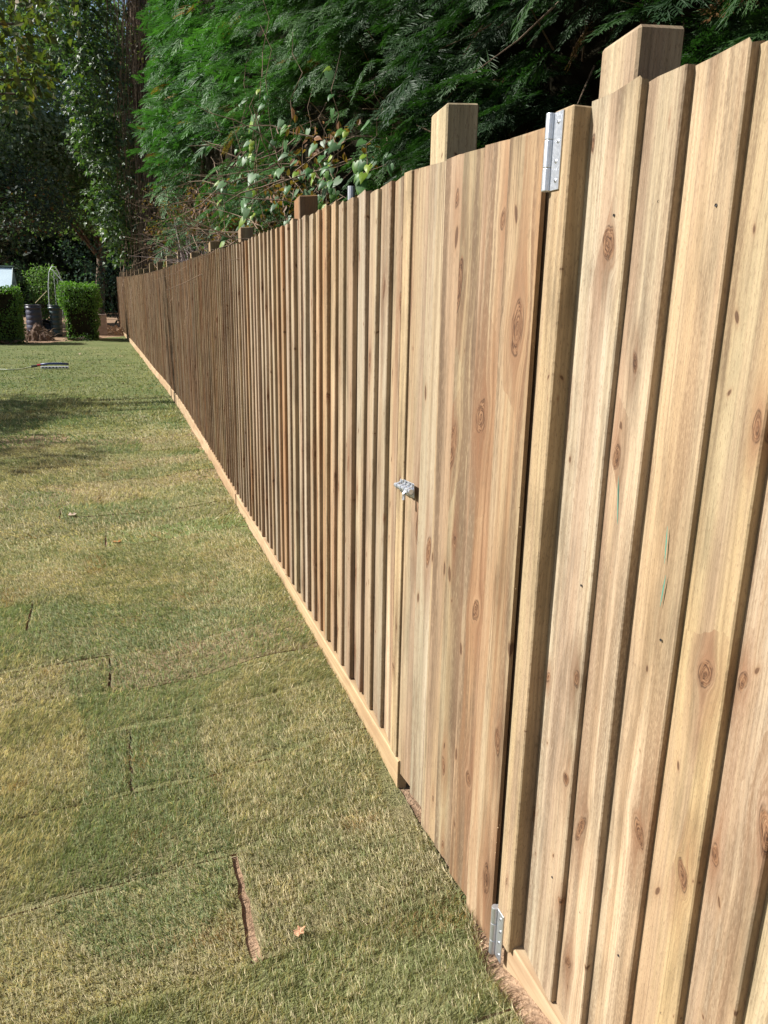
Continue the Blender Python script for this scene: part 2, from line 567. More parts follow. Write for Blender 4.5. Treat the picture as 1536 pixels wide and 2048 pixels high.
lawn = thing('lawn', 'newly laid turf lawn of pale green and straw coloured rolls beside the fence', None, (0, 0, 0))
lawn['kind'] = 'structure'
tints = []
for (a, b, k, dz, t1, t2) in rolls:
    nx, ny = max(6, int((min(b, 1.0) - a) * 9) + 3), 10
    us = np.linspace(0, 1, nx + 1); vs = np.linspace(0, 1, ny + 1)
    U, Vv = np.meshgrid(us, vs)
    Y0 = ROWS[k] + .0015; Y1 = ROWS[k + 1] - .0015
    YY = Y0 + (Y1 - Y0) * Vv
    bx = np.minimum(b, np.vectorize(lawn_right)(YY)) if b > 5 else np.full_like(YY, b)
    XX = a + (bx - a) * U
    edge_w = (vnoise(XX * 4, ROWS[k] * 0 + np.round(YY * 3) * 3.1, 31) - .5) * .030 + (vnoise(XX * 15, np.round(YY * 3) * 5.3, 32) - .5) * .014
    YY = YY + ROW_SLOPE * XX + edge_w * ((Vv < .01) | (Vv > .99))
    wv = SLIT_W.get(k, .005)
    shrink = wv * (.55 * Vv ** 1.3) * .9
    XX = XX + (vnoise(YY * 34, XX * 3, 13) - .5) * .011 * ((U < .01) | (U > .99)) + shrink / 2 * (U > .99) * (b < 5) - shrink / 2 * (U < .01) * (a > LAWN_L)
    ZZ = roll_top(XX, YY, dz)
    rim = (U < .001) | (U > .999) | (Vv < .001) | (Vv > .999)
    ZZ = ZZ - rim * .004
    top = np.stack([XX, YY, ZZ], -1).reshape(-1, 3)
    n = nx + 1
    idx = np.arange(len(top)).reshape(ny + 1, n)
    F = [tuple(q) for q in np.stack([idx[:-1, :-1], idx[:-1, 1:], idx[1:, 1:], idx[1:, :-1]], -1).reshape(-1, 4)]
    fm = [0] * len(F)
    ring = list(idx[0, :]) + list(idx[1:, -1]) + list(idx[-1, -2::-1]) + list(idx[-2:0:-1, 0])
    base = len(top)
    low = top[ring].copy(); low[:, 2] -= .032
    V = np.concatenate([top, low])
    for i in range(len(ring)):
        j = (i + 1) % len(ring)
        F.append((ring[j], ring[i], base + i, base + j)); fm.append(1)
    me = fast_mesh('turf_roll', V - np.array([0, 0, 0]), np.array(F), [M_LAWN, M_SOIL], smooth=False, fmat=fm)
    tint = (.86 + .3 * t1, .9 + .2 * t2, .85 + .25 * t1)
    tints.append(tint)
    obj('turf_roll', me, lawn, color=tint)

LAWN_EDGE_X = [-30, -6, -2.78, -1.42, -.56, .3, 1]
LAWN_EDGE_Y = [13, 20.0, 21.87, 22.8, 23.7, 24.9, 25.2]


def far_lawn():
    xs = np.linspace(0, 1, 61)
    V = []; F = []
    n = len(xs); m_ = 60
    for i in range(m_ + 1):
        v = i / m_
        for u in xs:
            xl = -9.0
            y_guess = 8.9 + (23 - 8.9) * v
            xr = float(lawn_right(min(y_guess, 24)))
            x = xl + (xr - xl) * u
            ye = float(np.interp(x, LAWN_EDGE_X, LAWN_EDGE_Y)) + (vnoise(x * 4, 3.0, 5) - .5) * .25
            ys = ROWS[-1] + ROW_SLOPE * x + .004
            y = ys + (ye - ys) * v
            x = xl + (float(lawn_right(min(max(y, 0), 26))) - xl) * u
            V.append((x, y, float(zg(y)) + (float(vnoise(x * 1.3, y * 1.3, 9)) - .5) * .014 + (float(vnoise(x * 4, y * 4, 7)) - .5) * .012))
    idx = np.arange(len(V)).reshape(m_ + 1, n)
    F = np.stack([idx[:-1, :-1], idx[:-1, 1:], idx[1:, 1:], idx[1:, :-1]], -1).reshape(-1, 4)
    return fast_mesh('far_turf', V, F, M_LAWN, smooth=True)


obj('far_turf', far_lawn(), lawn, color=(.66, .78, .64))
# turf left of the numbered rolls and behind the photographer
side = MB()
side_me = MB()
for (x0, x1, y0, y1) in ((-14, LAWN_L - .006, -4, 8.5), (LAWN_L, .64, -4, .2)):
    nx, ny = 14, 14
    vs = []
    for j in range(ny + 1):
        for i in range(nx + 1):
            x = x0 + (x1 - x0) * i / nx; y = y0 + (y1 - y0) * j / ny + (ROW_SLOPE * x if y0 + (y1 - y0) * j / ny == y1 else 0)
            if y1 == .2 and j == ny: y = ROWS[0] + ROW_SLOPE * x - .004
            if y1 == 8.5 and j == ny: y = ROWS[-1] + ROW_SLOPE * x - .004
            vs.append((x, y, float(zg(y)) + (float(vnoise(x * 1.3, y * 1.3, 9)) - .5) * .014))
    fs = [(j * (nx + 1) + i, j * (nx + 1) + i + 1, (j + 1) * (nx + 1) + i + 1, (j + 1) * (nx + 1) + i) for j in range(ny) for i in range(nx)]
    side_me.add(vs, fs)
obj('side_turf', side_me.mesh('side_turf', M_LAWN, True), lawn, color=(.92, 1.02, .9))


def grass_blades():
    parts = []
    tv = np.array([(0, -.5, 0), (0, .5, 0), (.55, -.38, .1), (.55, .38, .1), (1, 0, -.06)], np.float32)
    tf = [(0, 2, 1), (1, 2, 3), (2, 4, 3)]
    zones = [(.75, 2.7, 46000, .024, .0021), (2.7, 4.6, 20000, .026, .0029), (4.6, 8.0, 5600, .032, .0048), (8.0, 12.0, 1700, .034, .009), (12.0, 21.0, 420, .036, .013)]
    row_arr = np.array(ROWS)
    for (ya, yb, dens, L, W) in zones:
        xa = -(.32 + .15 * yb) if yb < 5 else -(.35 + .155 * yb)
        xa = max(xa, -4.2)
        N = int((yb - ya) * (.73 - xa) * dens)
        x = rng.uniform(xa, .73, N); y = rng.uniform(ya, yb, N)
        # wedge outside the view is not needed
        keep = (x > -(.42 + .15 * y)) & (x < np.interp(y, [0, 1.15, 1.35, 2.0, 2.3, 9, 10.5, 12.5, 14.5], [.645, .66, .718, .712, .706, .712, .70, .66, .6]))
        # bare earth beside the gravel board near the camera and under the gate
        bare = (np.abs(x - .69) < .05 * (vnoise(y * 6, 1 + 0 * y, 3))) & (rng.random(N) < np.interp(y, [1.1, 1.25, 1.65, 1.75, 1.95, 2.1], [.85, .25, .25, .9, .9, .5]))
        keep &= ~bare
        yr = y - ROW_SLOPE * x
        k = np.clip(np.searchsorted(row_arr, yr) - 1, 0, len(ROWS) - 2)
        dz = np.zeros(N); t1 = np.full(N, .5); t2 = np.full(N, .5); inslit = np.zeros(N, bool)
        for (a, b, kk, d_, u1, u2) in rolls:
            sel = (k == kk) & (x >= a - .02) & (x < b + .02)
            inn = (k == kk) & (x >= a + .0015) & (x < b - .0015)
            dz[inn] = d_; t1[inn] = u1; t2[inn] = u2
        for kk, w in SLIT_W.items():
            c = max(SLITS[kk]) if kk != 2 else .205
            fr_ = (yr - row_arr[kk]) / (row_arr[kk + 1] - row_arr[kk])
            if kk in (8,): c = -.46
            if kk in (11,): c = -.14
            if kk in (13,): c = -.43
            if kk in (6,): c = -.11
            inslit |= (k == kk) & (np.abs(x - c) < w * (.25 + .62 * vnoise(y * 22, 0 * y, 8)) * np.clip(1.5 - fr_ * .9, .4, 1.2)) & (fr_ > .02) & (fr_ < .98)
        fr2 = np.minimum(np.abs(yr - row_arr[k]), np.abs(yr - row_arr[k + 1]))
        seam = (np.abs(fr2 - .006 * vnoise(x * 9, k * 2.0, 23)) < .003 + .013 * vnoise(x * 5, k * 7.0, 21) ** 1.5) & (vnoise(x * 3.1, k * 3.7, 22) > .40)
        keep &= ~inslit & ~(seam & (rng.random(N) < .85))
        if yb > 8:
            keep &= rng.random(N) < np.interp(y, [8, 12, 12.01, 21], [1, .6, 1, .1])
        x, y, k, dz, t1, t2, yr = x[keep], y[keep], k[keep], dz[keep], t1[keep], t2[keep], yr[keep]
        n = len(x)
        z = roll_top(x, y, dz) - .003
        flow = (vnoise(x * 1.4, y * 1.4, 41) - .5) * 5 + 2.2 + (t1 - .5) * 1.4
        ang = flow + rng.normal(0, .85, n)
        lean = rng.uniform(.25, 1.35, n)
        ax = np.stack([np.cos(ang) * np.sin(lean), np.sin(ang) * np.sin(lean), np.cos(lean)], 1)
        up = np.stack([np.cos(ang + 1.6), np.sin(ang + 1.6), rng.normal(0, .25, n)], 1)
        fr = frames_from(ax, up)
        ln = L * rng.uniform(.55, 1.35, n) * np.where(rng.random(n) < .02, rng.uniform(1.5, 2.4, n), 1)
        # colour: patches of straw and green, a tint per roll
        p = .22 * vnoise(x * 2.1, yr * 2.1, 51) + .10 * vnoise(x * 4, yr * 4, 54) + .36 * vnoise(x * 7, yr * 7, 52) + .32 * vnoise(x * 19, yr * 19, 53)
        p = p + (t1 - .5) * .22 + rng.normal(0, .22, n)
        straw = np.clip((p - .24) / .36, 0, 1)[:, None]
        g0 = np.array([.235, .262, .125]); g1 = np.array([.60, .515, .335])
        c = g0 * (1 - straw) + g1 * straw
        brown = (vnoise(x * 5.3, yr * 5.3, 61) > .84)[:, None] & (rng.random((n, 1)) < .4)
        c = np.where(brown, np.array([.38, .265, .14]), c)
        blue = (vnoise(x * 1.7, yr * 1.7, 63) > .66)[:, None] & (rng.random((n, 1)) < .6)
        c = np.where(blue, np.array([.24, .30, .155]), c)
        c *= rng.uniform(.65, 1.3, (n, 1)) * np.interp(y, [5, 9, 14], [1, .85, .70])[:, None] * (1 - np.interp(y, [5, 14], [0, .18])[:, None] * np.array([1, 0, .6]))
        w = np.full(n, W) * rng.uniform(.7, 1.3, n)
        T = tv[None] * np.stack([ln, w, ln], 1)[:, None, :]
        P = np.einsum('nkj,njl->nkl', T, fr) + np.stack([x, y, z], 1)[:, None, :]
        F = np.array(tf)[None] + (np.arange(n) * 5)[:, None, None]
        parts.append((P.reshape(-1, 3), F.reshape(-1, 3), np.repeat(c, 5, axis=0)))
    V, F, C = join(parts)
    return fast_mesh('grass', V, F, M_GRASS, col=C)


tag(obj('grass', grass_blades()), 'short pale green and straw grass blades of the new lawn', 'grass', None, 'stuff')

# ------------------------------------------------------------------ fences
def board_mesh(seed, width=.128, thick=.017, thin=.006, H=1.62, segs=6, rev=False):
    """feather-edge board; origin at the lower thick corner on the back plane, front towards -x, thick edge at y=0 (-y side)"""
    r = random.Random(seed)
    V = []; F = []
    bow = r.uniform(-.003, .003); ph = r.uniform(0, 6)
    rows = []
    for i in range(segs + 1):
        t = i / segs; z = H * t
        j = lambda s: r.gauss(0, s)
        ey = .0016 * math.sin(ph + t * 7) + j(.0008)
        b = bow * math.sin(math.pi * t)
        zt = [j(.0012) if i == segs else 0 for _ in range(6)]
        c = .002
        ring = [(-(thick + thin) + c + b, ey, z + zt[0]), (-(thick + thin) + b, ey + c, z + zt[1]),   # thick edge, eased arris
                (-(thin + thick * .45) + b * .7 + j(.0004), width * .55, z + zt[2]),
                (-thin, width, z + zt[3]), (-.0012, width, z + zt[4]), (-thin + .004, ey, z + zt[5])]
        rows.append(len(V)); V += ring
    for i in range(segs):
        a, b_ = rows[i], rows[i + 1]
        for k in range(6):
            k2 = (k + 1) % 6
            F.append((a + k, b_ + k, b_ + k2, a + k2))
    F.append(tuple(rows[0] + k for k in range(6)))
    F.append(tuple(rows[-1] + k for k in reversed(range(6))))
    if rev:
        V = [(x, -y, z) for x, y, z in V]
        F = [tuple(reversed(f)) for f in F]
    me = bpy.data.meshes.new('board')
    me.from_pydata(V, [], F)
    me.materials.append(M_WOOD); me.update()
    return me


BOARDS = [board_mesh(s) for s in range(9)]
BACK = .742     # plane of the rails' front


def wood_tint(r=None):
    r = r or random
    b = r.uniform(.84, 1.08)
    w = r.uniform(-.06, .07)
    return [b * (1 + w * .5), b, b * (1 - w * 1.3), max(0, r.gauss(.02, .16))]


# near fence: from the hinge post towards the camera
near = thing('wooden_fence', 'short feather-edge fence stretch of broad pale boards starting at the hinge post', 'fence', (.74, .6, 0))
NEAR_T = [(1.016, (1.0, 1.03, 1.02, .0)), (.917, (1.12, 1.06, 1.0, .05)), (.805, (1.12, 1.06, .97, .16)), (.700, (1.0, .93, .72, .10)), (.600, (.96, .95, .93, .22)),
          (.495, (1.0, .98, .85, .05)), (.39, (.95, .97, .95, .1)), (.28, (1.03, .98, .9, 0)), (.17, (.98, .95, .85, .1)), (.06, (1, 1, 1, 0)), (-.05, (.95, .93, .85, .1)),
          (-.16, (1.02, 1, .95, 0)), (-.27, (.97, .95, .88, .1))]
prev = 1.135
near_boards = []
for i, (yb, tint) in enumerate(NEAR_T):
    w = prev - yb + .024
    me = BOARDS[i % len(BOARDS)]
    near_boards.append(obj('board', me, near, (BACK - .004, yb, .15 + random.uniform(-.003, .003)), (random.gauss(0, .002), 0, 0), tint))
    near_boards[-1].scale = (1, w / .128, (1.772 - .15 - .006 * (i > 0)) / 1.62)
    prev = yb


def rail(parent, y0, y1, z, segs=1):
    b = MB()
    n = max(1, int((y1 - y0) / 1.5))
    for i in range(n):
        a = y0 + (y1 - y0) * i / n; c = y0 + (y1 - y0) * (i + 1) / n
        xa, xb = fence_x(a) + .028, fence_x(c) + .028
        za, zb = fence_z(a) + z, fence_z(c) + z
        b.add([(xa, a, za), (xa + .037, a, za), (xa + .037, a, za + .08), (xa, a, za + .08), (xb, c, zb), (xb + .037, c, zb), (xb + .037, c, zb + .08), (xb, c, zb + .08)],
              [(0, 1, 2, 3), (7, 6, 5, 4), (0, 4, 5, 1), (1, 5, 6, 2), (2, 6, 7, 3), (3, 7, 4, 0)])
    me = b.mesh('rail', M_GRAVEL)
    me.transform(Matrix.Translation(-Vector((fence_x(y0), y0, 0))))
    obj('rail', me, parent, (fence_x(y0), y0, 0), color=(.95, .95, .95))


def gravel_board(parent, y0, y1, tint, drop=0.0, front=.709):
    """low horizontal kickboard that follows the ground"""
    b = MB(); n = 6
    vs = []
    for i in range(n + 1):
        y = y0 + (y1 - y0) * i / n
        x = fence_x(y) - .716 + front; z = fence_z(y) - .002 - drop
        wob = random.gauss(0, .0012)
        vs += [(x + wob, y, z - .15), (x + wob, y, z - .003), (x + .003 + wob, y, z), (x + .030, y, z), (x + .030, y, z - .15)]
    fs = []
    for i in range(n):
        for k in range(5):
            k2 = (k + 1) % 5
            fs.append((i * 5 + k, i * 5 + k2, (i + 1) * 5 + k2, (i + 1) * 5 + k))
    fs.append((4, 3, 2, 1, 0)); fs.append(tuple(n * 5 + k for k in range(5)))
    b.add(vs, fs)
    me = b.mesh('gravel_board', M_GRAVEL)
    me.transform(Matrix.Translation(-Vector((front, y0, fence_z(y0)))))
    return obj('gravel_board', me, parent, (front, y0, fence_z(y0)), color=tint)


def post_mesh(w, dpt, h, slope=.012, seed=0):
    b = MB(); r = random.Random(seed)
    b.box((0, 0, 0), (w, dpt, h), bev=.004)
    me = b.mesh('post', M_POST)
    for v in me.vertices:
        if v.co.z > h * .8:
            v.co.z += -slope * (v.co.y / dpt) + slope * .6 * (v.co.x / w) + r.gauss(0, .001)
    return me


for z in (.22, .80, 1.40):
    rail(near, -.3, 1.20, z)
gravel_board(near, -.32, 1.19, (.95, .9, .82), drop=.001)
obj('post', post_mesh(.084, .10, 1.90, .01, 3), near, (.784, 1.124, -.02), color=(1.08, 1.1, 1.0))
obj('post', post_mesh(.09, .10, 1.88, .01, 4), near, (.784, -.42, -.02), color=(1.0, 1.0, .9))
hp = MB(); hp.box((0, 0, 0), (.0415, .056, 1.632), bev=.0025)
hpo = obj('hinge_post', hp.mesh('hinge_post', M_POST), near, (.6985, 1.156, .137), color=(1.1, 1.03, .88), label='thick square post proud of the boards that carries both hinges')

# nails and marks
nb = MB()
for (yb, t) in NEAR_T[:7]:
    for z in (.42, 1.0, 1.60):
        y = yb + .03 + random.uniform(-.004, .01); zz_ = .15 + z - .15 + random.uniform(-.012, .012)
        nb.lathe([(.0, 0), (.0022, 0), (.0022, .001)], 6)
        n0 = len(nb.v) - 18
        for i in range(18):
            vx, vy, vz = nb.v[n0 + i]
            nb.v[n0 + i] = (BACK - .027 + .017 * (y - yb) / .128 - vz - .0003, y + vx, zz_ + vy)
obj('nail', nb.mesh('nail', M_DARKMETAL), near, kind='stuff')
teal = plain('teal_pencil', (.05, .22, .17), .6)
for (yb, y, z, L, lean) in ((.917, .965, 1.215, .075, .012), (.805, .848, 1.17, .055, .004), (.805, .846, 1.10, .05, -.004)):
    pm = MB()
    fx = lambda yy_: BACK - .027 + .0135 * (yy_ - yb) / .128 - .0012
    vs = []
    for t in np.linspace(0, 1, 6):
        yy_ = y + lean * t; hw = .0013 * math.sin(math.pi * (t * .9 + .05))
        vs += [(fx(yy_ - hw), yy_ - hw, z - L * (1 - t)), (fx(yy_ + hw), yy_ + hw, z - L * (1 - t))]
    pm.add(vs, [(2 * i, 2 * i + 2, 2 * i + 3, 2 * i + 1) for i in range(5)])
    obj('pencil_mark', pm.mesh('pencil_mark', teal), near)

# long fence beyond the gate
longf = thing('wooden_fence', 'long feather-edge fence receding from the gate to the far hedges', 'fence', (.74, 2, 0))
longf.name = 'wooden_fence.001'
y = 1.952
rr = random.Random(5)
forced = {7: (.98, .86, .68, .55), 8: (1.02, .92, .78, .5), 6: (1.03, .95, .82, .4), 14: (.95, .8, .62, .7), 15: (1.0, .88, .7, .45), 23: (.95, .82, .66, .6)}
i = 0
END_Y = 27.6
while y < END_Y:
    pitch = rr.uniform(.106, .116)
    t = wood_tint(rr)
    if i in forced: t = forced[i]
    if y > 6: t = [c * .94 for c in t[:3]] + [min(1, t[3] + .22)]
    if y > 21.5 and rr.random() < .35: t = [.62, .5, .36, .75]
    head = math.atan2(fence_x(y + .3) - fence_x(y - .3), .6)
    o = obj('board', BOARDS[rr.randrange(len(BOARDS))], longf, (fence_x(y) + .021 + rr.gauss(0, .0015), y, fence_z(y) + rr.uniform(-.003, .004)),
            (rr.gauss(0, .003), 0, -head), t)
    o.scale = (1, (pitch + .022) / .128, 1.0 + rr.uniform(-.003, .003))
    y += pitch; i += 1
for z in (.22, .80, 1.40):
    rail(longf, 1.97, END_Y, z)
gy = 1.875; gi = 0
while gy < END_Y - .3:
    g2 = min(gy + 1.66, END_Y)
    tint = [(.94, .88, .80), (.99, .93, .84), (.9, .8, .7), (1.02, .94, .86)][gi % 4]
    if gi in (0,):
        tint = (.96, .9, .76)
    gravel_board(longf, gy, g2 - .004, tint, drop=random.uniform(0, .004), front=.709 + random.uniform(-.002, .002))
    gy = g2; gi += 1
py = [1.863, 3.46, 5.13]
while py[-1] < END_Y - 1.5:
    py.append(py[-1] + 1.66)
for i, p in enumerate(py):
    top = [1.925, 1.893, 1.89, 1.905, 1.90][i] if i < 5 else fence_z(p) + 1.76 + rr.uniform(-.05, .06)
    c = (1.05, 1.06, .92) if i in (0,) else ((.95, .72, .5, .5) if i == 1 else (.9, .82, .66, .1))
    obj('post', post_mesh(.084, .10, top + .02, .01, i + 10), longf, (fence_x(p) + .066, p, -.02), color=c)
bt = MB(); bt.box((0, 0, 0), (.034, .052, 1.645), bev=.0015)
obj('gate_stop', bt.mesh('gate_stop', M_POST), longf, (.7105, 1.897, .131), color=(1.14, 1.05, .86), label='narrow pale batten beside the gate that the bolt slides over')

# ------------------------------------------------------------------ gate
gate = thing('wooden_gate', 'flush boarded wooden gate in the fence with a small bolt and two steel hinges', 'gate', (.74, 1.6, .06))
GB = [board_mesh(40 + s, width=.115, thick=.010, thin=.010, H=1.0, rev=True) for s in range(6)]
for me in GB:
    me.materials.clear(); me.materials.append(M_GATE)
# thick edges at the far (+y) side
g_edges = [1.892, 1.79, 1.695, 1.597, 1.497, 1.392]
g_low = [.104, .098, .056, .066, .062, .045]
g_top = [1.7745, 1.7715, 1.7685, 1.7655, 1.7625, 1.7585]
g_tint = [(1.0, .95, .86, .22), (.9, .93, .92, .05), (1.02, .97, .86, .1), (.93, .96, .88, .1), (1.0, .86, .72, .45), (.95, .84, .72, .5)]
for i, ye in enumerate(g_edges):
    nxt = g_edges[i + 1] if i < 5 else 1.281
    w = (ye - nxt) + (.012 if i < 5 else 0)
    o = obj('board', GB[i], gate, (BACK - .0065 - .0004 * i, ye, g_low[i]), (0, 0, 0), g_tint[i])
    o.scale = (1, w / .115, (g_top[i] - g_low[i]))
gb = MB()
for z in (.24, .95, 1.56):
    gb2 = MB(); gb2.box((0, 0, 0), (.035, .58, .09))
    obj('gate_rail', gb2.mesh('gate_rail', M_GRAVEL), gate, (BACK - .004, 1.302, z), color=(.9, .88, .84))
b = MB(); b.box((0, 0, 0), (.036, .070, 1.62)); obj('gate_stile', b.mesh('gate_stile', M_POST), gate, (.7395, 1.231, .10), color=(.8, .76, .7))
# raised fibres along the sawn gate edge
sp = MB(); rs = random.Random(8)
for _ in range(34):
    z = rs.uniform(.2, 1.55); yb = 1.2805 + rs.uniform(-.001, .001); L = rs.uniform(.006, .016)
    d = Vector((-rs.uniform(.2, .7), -rs.uniform(.4, 1), rs.uniform(.1, 1.4))).normalized() * L
    p = Vector((BACK - rs.uniform(.010, .024), yb, z)); s = Vector((0.0004, 0, .0012))
    sp.add([p - s, p + s, p + d], [(0, 1, 2)])
obj('splinter', sp.mesh('splinter', M_POST), gate, kind='stuff', color=(1.2, 1.1, .95))


def make_hinge(z0, z1):
    zc = (z0 + z1) / 2; h = z1 - z0
    lf = MB(); lf.box((0, 0, 0), (.0025, .027, h), bev=.0006)
    leaf = obj('hinge', lf.mesh('hinge_leaf', M_ZINC), gate, (.6958, 1.180, z0), label='zinc steel butt hinge leaf with four screws on the post')
    kn = [(0, .30), (.305, .66), (.665, 1.0)]
    for a, b in kn:
        k = MB(); k.lathe([(0, 0), (.0072, 0), (.0078, .0012), (.0078, (b - a) * h - .0012), (.0072, (b - a) * h), (0, (b - a) * h)], 16)
        obj('knuckle', k.mesh('hinge_knuckle', M_ZINC, False), leaf, (.6935, 1.2135, z0 + a * h))
    for i, t in enumerate((.12, .37, .62, .87)):
        sc = MB(); sc.lathe([(0, .0014), (.0012, .0016), (.0033, .0008), (.0036, 0)], 10)
        me = sc.mesh('screw', M_ZINC)
        me.transform(Matrix.Rotation(-math.pi / 2, 4, 'Y'))
        obj('screw', me, leaf, (.6959, 1.189 + .003 * (i % 2), z0 + t * h))
        rc = MB(); rc.box((-.0019, -.0024, -.0005), (-.0014, .0024, .0005)); rc.box((-.00192, -.0005, -.0024), (-.00142, .0005, .0024))
        obj('screw_slot', rc.mesh('screw_slot', M_DARKMETAL), leaf, (.6959, 1.189 + .003 * (i % 2), z0 + t * h), (random.random(), 0, 0))
    fl = MB(); fl.box((0, 0, 0), (.030, .0025, h), bev=.0005)
    obj('hinge_flap', fl.mesh('hinge_flap', M_ZINC), leaf, (.6995, 1.2155, z0))
    return leaf


make_hinge(1.648, 1.766)
make_hinge(.088, .210)

# barrel bolt
bp = MB()
bp.box((0, 0, -.019), (.0022, .078, .019), bev=.0006)
plate = obj('bolt', bp.mesh('bolt_plate', M_ZINC), gate, (.7085, 1.812, .990), (math.radians(-4), 0, 0), label='small zinc barrel bolt across the gate edge')


def bolt_part(name, mb, mat=M_ZINC, loc=(0, 0, 0), rot=(0, 0, 0)):
    o = bpy.data.objects.new(name, mb.mesh(name, mat)); COL.objects.link(o)
    o.parent = plate; o.location = loc; o.rotation_euler = rot
    return o


def strap(b, w):
    prof = [(-.001, .018), (-.003, .011), (-.010, .0085), (-.0165, .005), (-.0175, 0), (-.0165, -.005), (-.010, -.0085), (-.003, -.011), (-.001, -.018)]
    inn = [(x + .0016, z * .86) for x, z in prof]
    n = len(prof); vs = []
    for yy_ in (-w / 2, w / 2):
        vs += [(x, yy_, z) for x, z in prof] + [(x, yy_, z) for x, z in inn]
    fs = []
    for k in range(n - 1):
        fs += [(k, k + 1, 2 * n + k + 1, 2 * n + k), (n + k, 3 * n + k, 3 * n + k + 1, n + k + 1), (k, n + k, n + k + 1, k + 1), (2 * n + k, 2 * n + k + 1, 3 * n + k + 1, 3 * n + k)]
    b.add(vs, fs)


b = MB(); b.tube([(0, 0, 0), (0, .118, 0)], .0062, 14); bolt_part('bolt_rod', b, loc=(-.0095, -.006, 0))
for yy_ in (.008, .036, .062):
    b = MB(); strap(b, .0085)
    bolt_part('bolt_strap', b, loc=(0, yy_, 0))
b = MB(); b.tube([(-.014, 0, -.002), (-.0195, 0, -.010), (-.019, 0, -.026)], [.0038, .004, .0048], 8); bolt_part('bolt_knob', b, loc=(0, .024, 0))
b = MB(); b.box((0, 0, -.017), (.003, .022, .017), bev=.0006); bolt_part('keeper', b, loc=(.0, .083, .0))
b = MB(); strap(b, .010); bolt_part('keeper_strap', b, loc=(0, .094, 0))
for (yy_, zz_) in ((.004, .0155), (.07, .0155), (.07, -.0155), (.022, .0155), (.05, .0155)):
    b = MB(); b.tube([(0, 0, 0), (-.0018, 0, 0)], .0022, 8); bolt_part('bolt_screw', b, M_DARKMETAL, loc=(0, yy_, zz_))

# ------------------------------------------------------------------ vegetation templates
def conifer_spray(nb=11, sub=4, seed=0):
    """flat drooping frond, unit length along +x"""
    r = random.Random(seed)
    V = []; F = []

    def lance(p, d, n, L, w):
        s = d.cross(n).normalized() * w
        b = len(V)
        V.extend([p - s * .6, p + d * (L * .45) + s + n * (.12 * L * r.uniform(-.5, .5)), p + d * L - n * .05 * L, p + d * (L * .45) - s]); F.append((b, b + 1, b + 2)); F.append((b, b + 2, b + 3))
    N = Vector((0, 0, 1))
    def axis(t): return Vector((t, .04 * math.sin(t * 4 + seed), -.18 * t * t))
    for i in range(nb):
        t = .10 + .88 * i / (nb - 1)
        p = axis(t)
        for sgn in (-1, 1):
            a = r.uniform(.55, .85) * (1 - .35 * t)
            L = (.50 * (1 - t) ** .75 + .09) * r.uniform(.75, 1.15)
            d = Vector((math.cos(a), sgn * math.sin(a), -.10 + r.uniform(-.18, .12))).normalized()
            if sub == 0:
                lance(p, d, N, L, .030)
            else:
                lance(p, d, N, L, .011)
                ns = max(2, int(sub * L / .4 + .5))
                for k in range(ns):
                    tt = .22 + .7 * k / ns
                    pp = p + d * L * tt
                    for s2 in (-1, 1):
                        a2 = a * sgn + s2 * r.uniform(.5, .75)
                        d2 = Vector((math.cos(a2), math.sin(a2), -.12 + r.uniform(-.2, .12))).normalized()
                        lance(pp, d2, N, L * .42 * (1 - tt * .5), .011)
    lance(axis(.9), Vector((1, 0, -.35)).normalized(), N, .16, .013)
    return np.array([v[:] for v in V], np.float32), np.array(F, np.int32)


SPRAY_NEAR = [conifer_spray(9, 4, s) for s in range(3)]
SPRAY_FAR = [conifer_spray(9, 0, s + 10) for s in range(3)]
LEAF_KITE = (np.array([(0, 0, 0), (.45, .36, .05), (1, 0, -.04), (.45, -.36, .05)], np.float32), np.array([(0, 1, 2), (0, 2, 3)], np.int32))
LEAF_OVAL = (np.array([(0, 0, 0), (.28, .26, .05), (.65, .24, .05), (1, 0, -.08), (.65, -.24, .05), (.28, -.26, .05)], np.float32),
             np.array([(0, 1, 2), (0, 2, 3), (0, 3, 4), (0, 4, 5)], np.int32))
LEAF_IVY = (np.array([(0, 0, 0), (-.12, .30, .03), (.22, .52, -.03), (.42, .24, .03), (1, 0, -.1), (.42, -.24, .03), (.22, -.52, -.03), (-.12, -.30, .03)], np.float32),
            np.array([(0, 1, 2), (0, 2, 3), (0, 3, 4), (0, 4, 5), (0, 5, 6), (0, 6, 7)], np.int32))


def unit(n, bias, spread):
    v = rng.normal(0, spread, (n, 3)) + np.asarray(bias)
    return v / (np.linalg.norm(v, axis=1, keepdims=True) + 1e-9)


# ------------------------------------------------------------------ conifer hedge
def hedge_x(y, z):
    base = np.interp(y, [-2, 1.5, 3, 4.5, 6, 8, 12, 16, 18.6], [2.15, 2.05, 1.92, 1.62, 1.42, 1.36, 1.22, 1.06, 1.25])
    low = np.clip((2.6 - z) / 1.2, 0, 1)
    lump = (vnoise(y * .9, z * .8, 71) - .5) * .7 + (vnoise(y * 2.3, z * 2.0, 72) - .5) * .35
    return base + low * .25 + lump + np.clip(z - 5, 0, 9) * .07


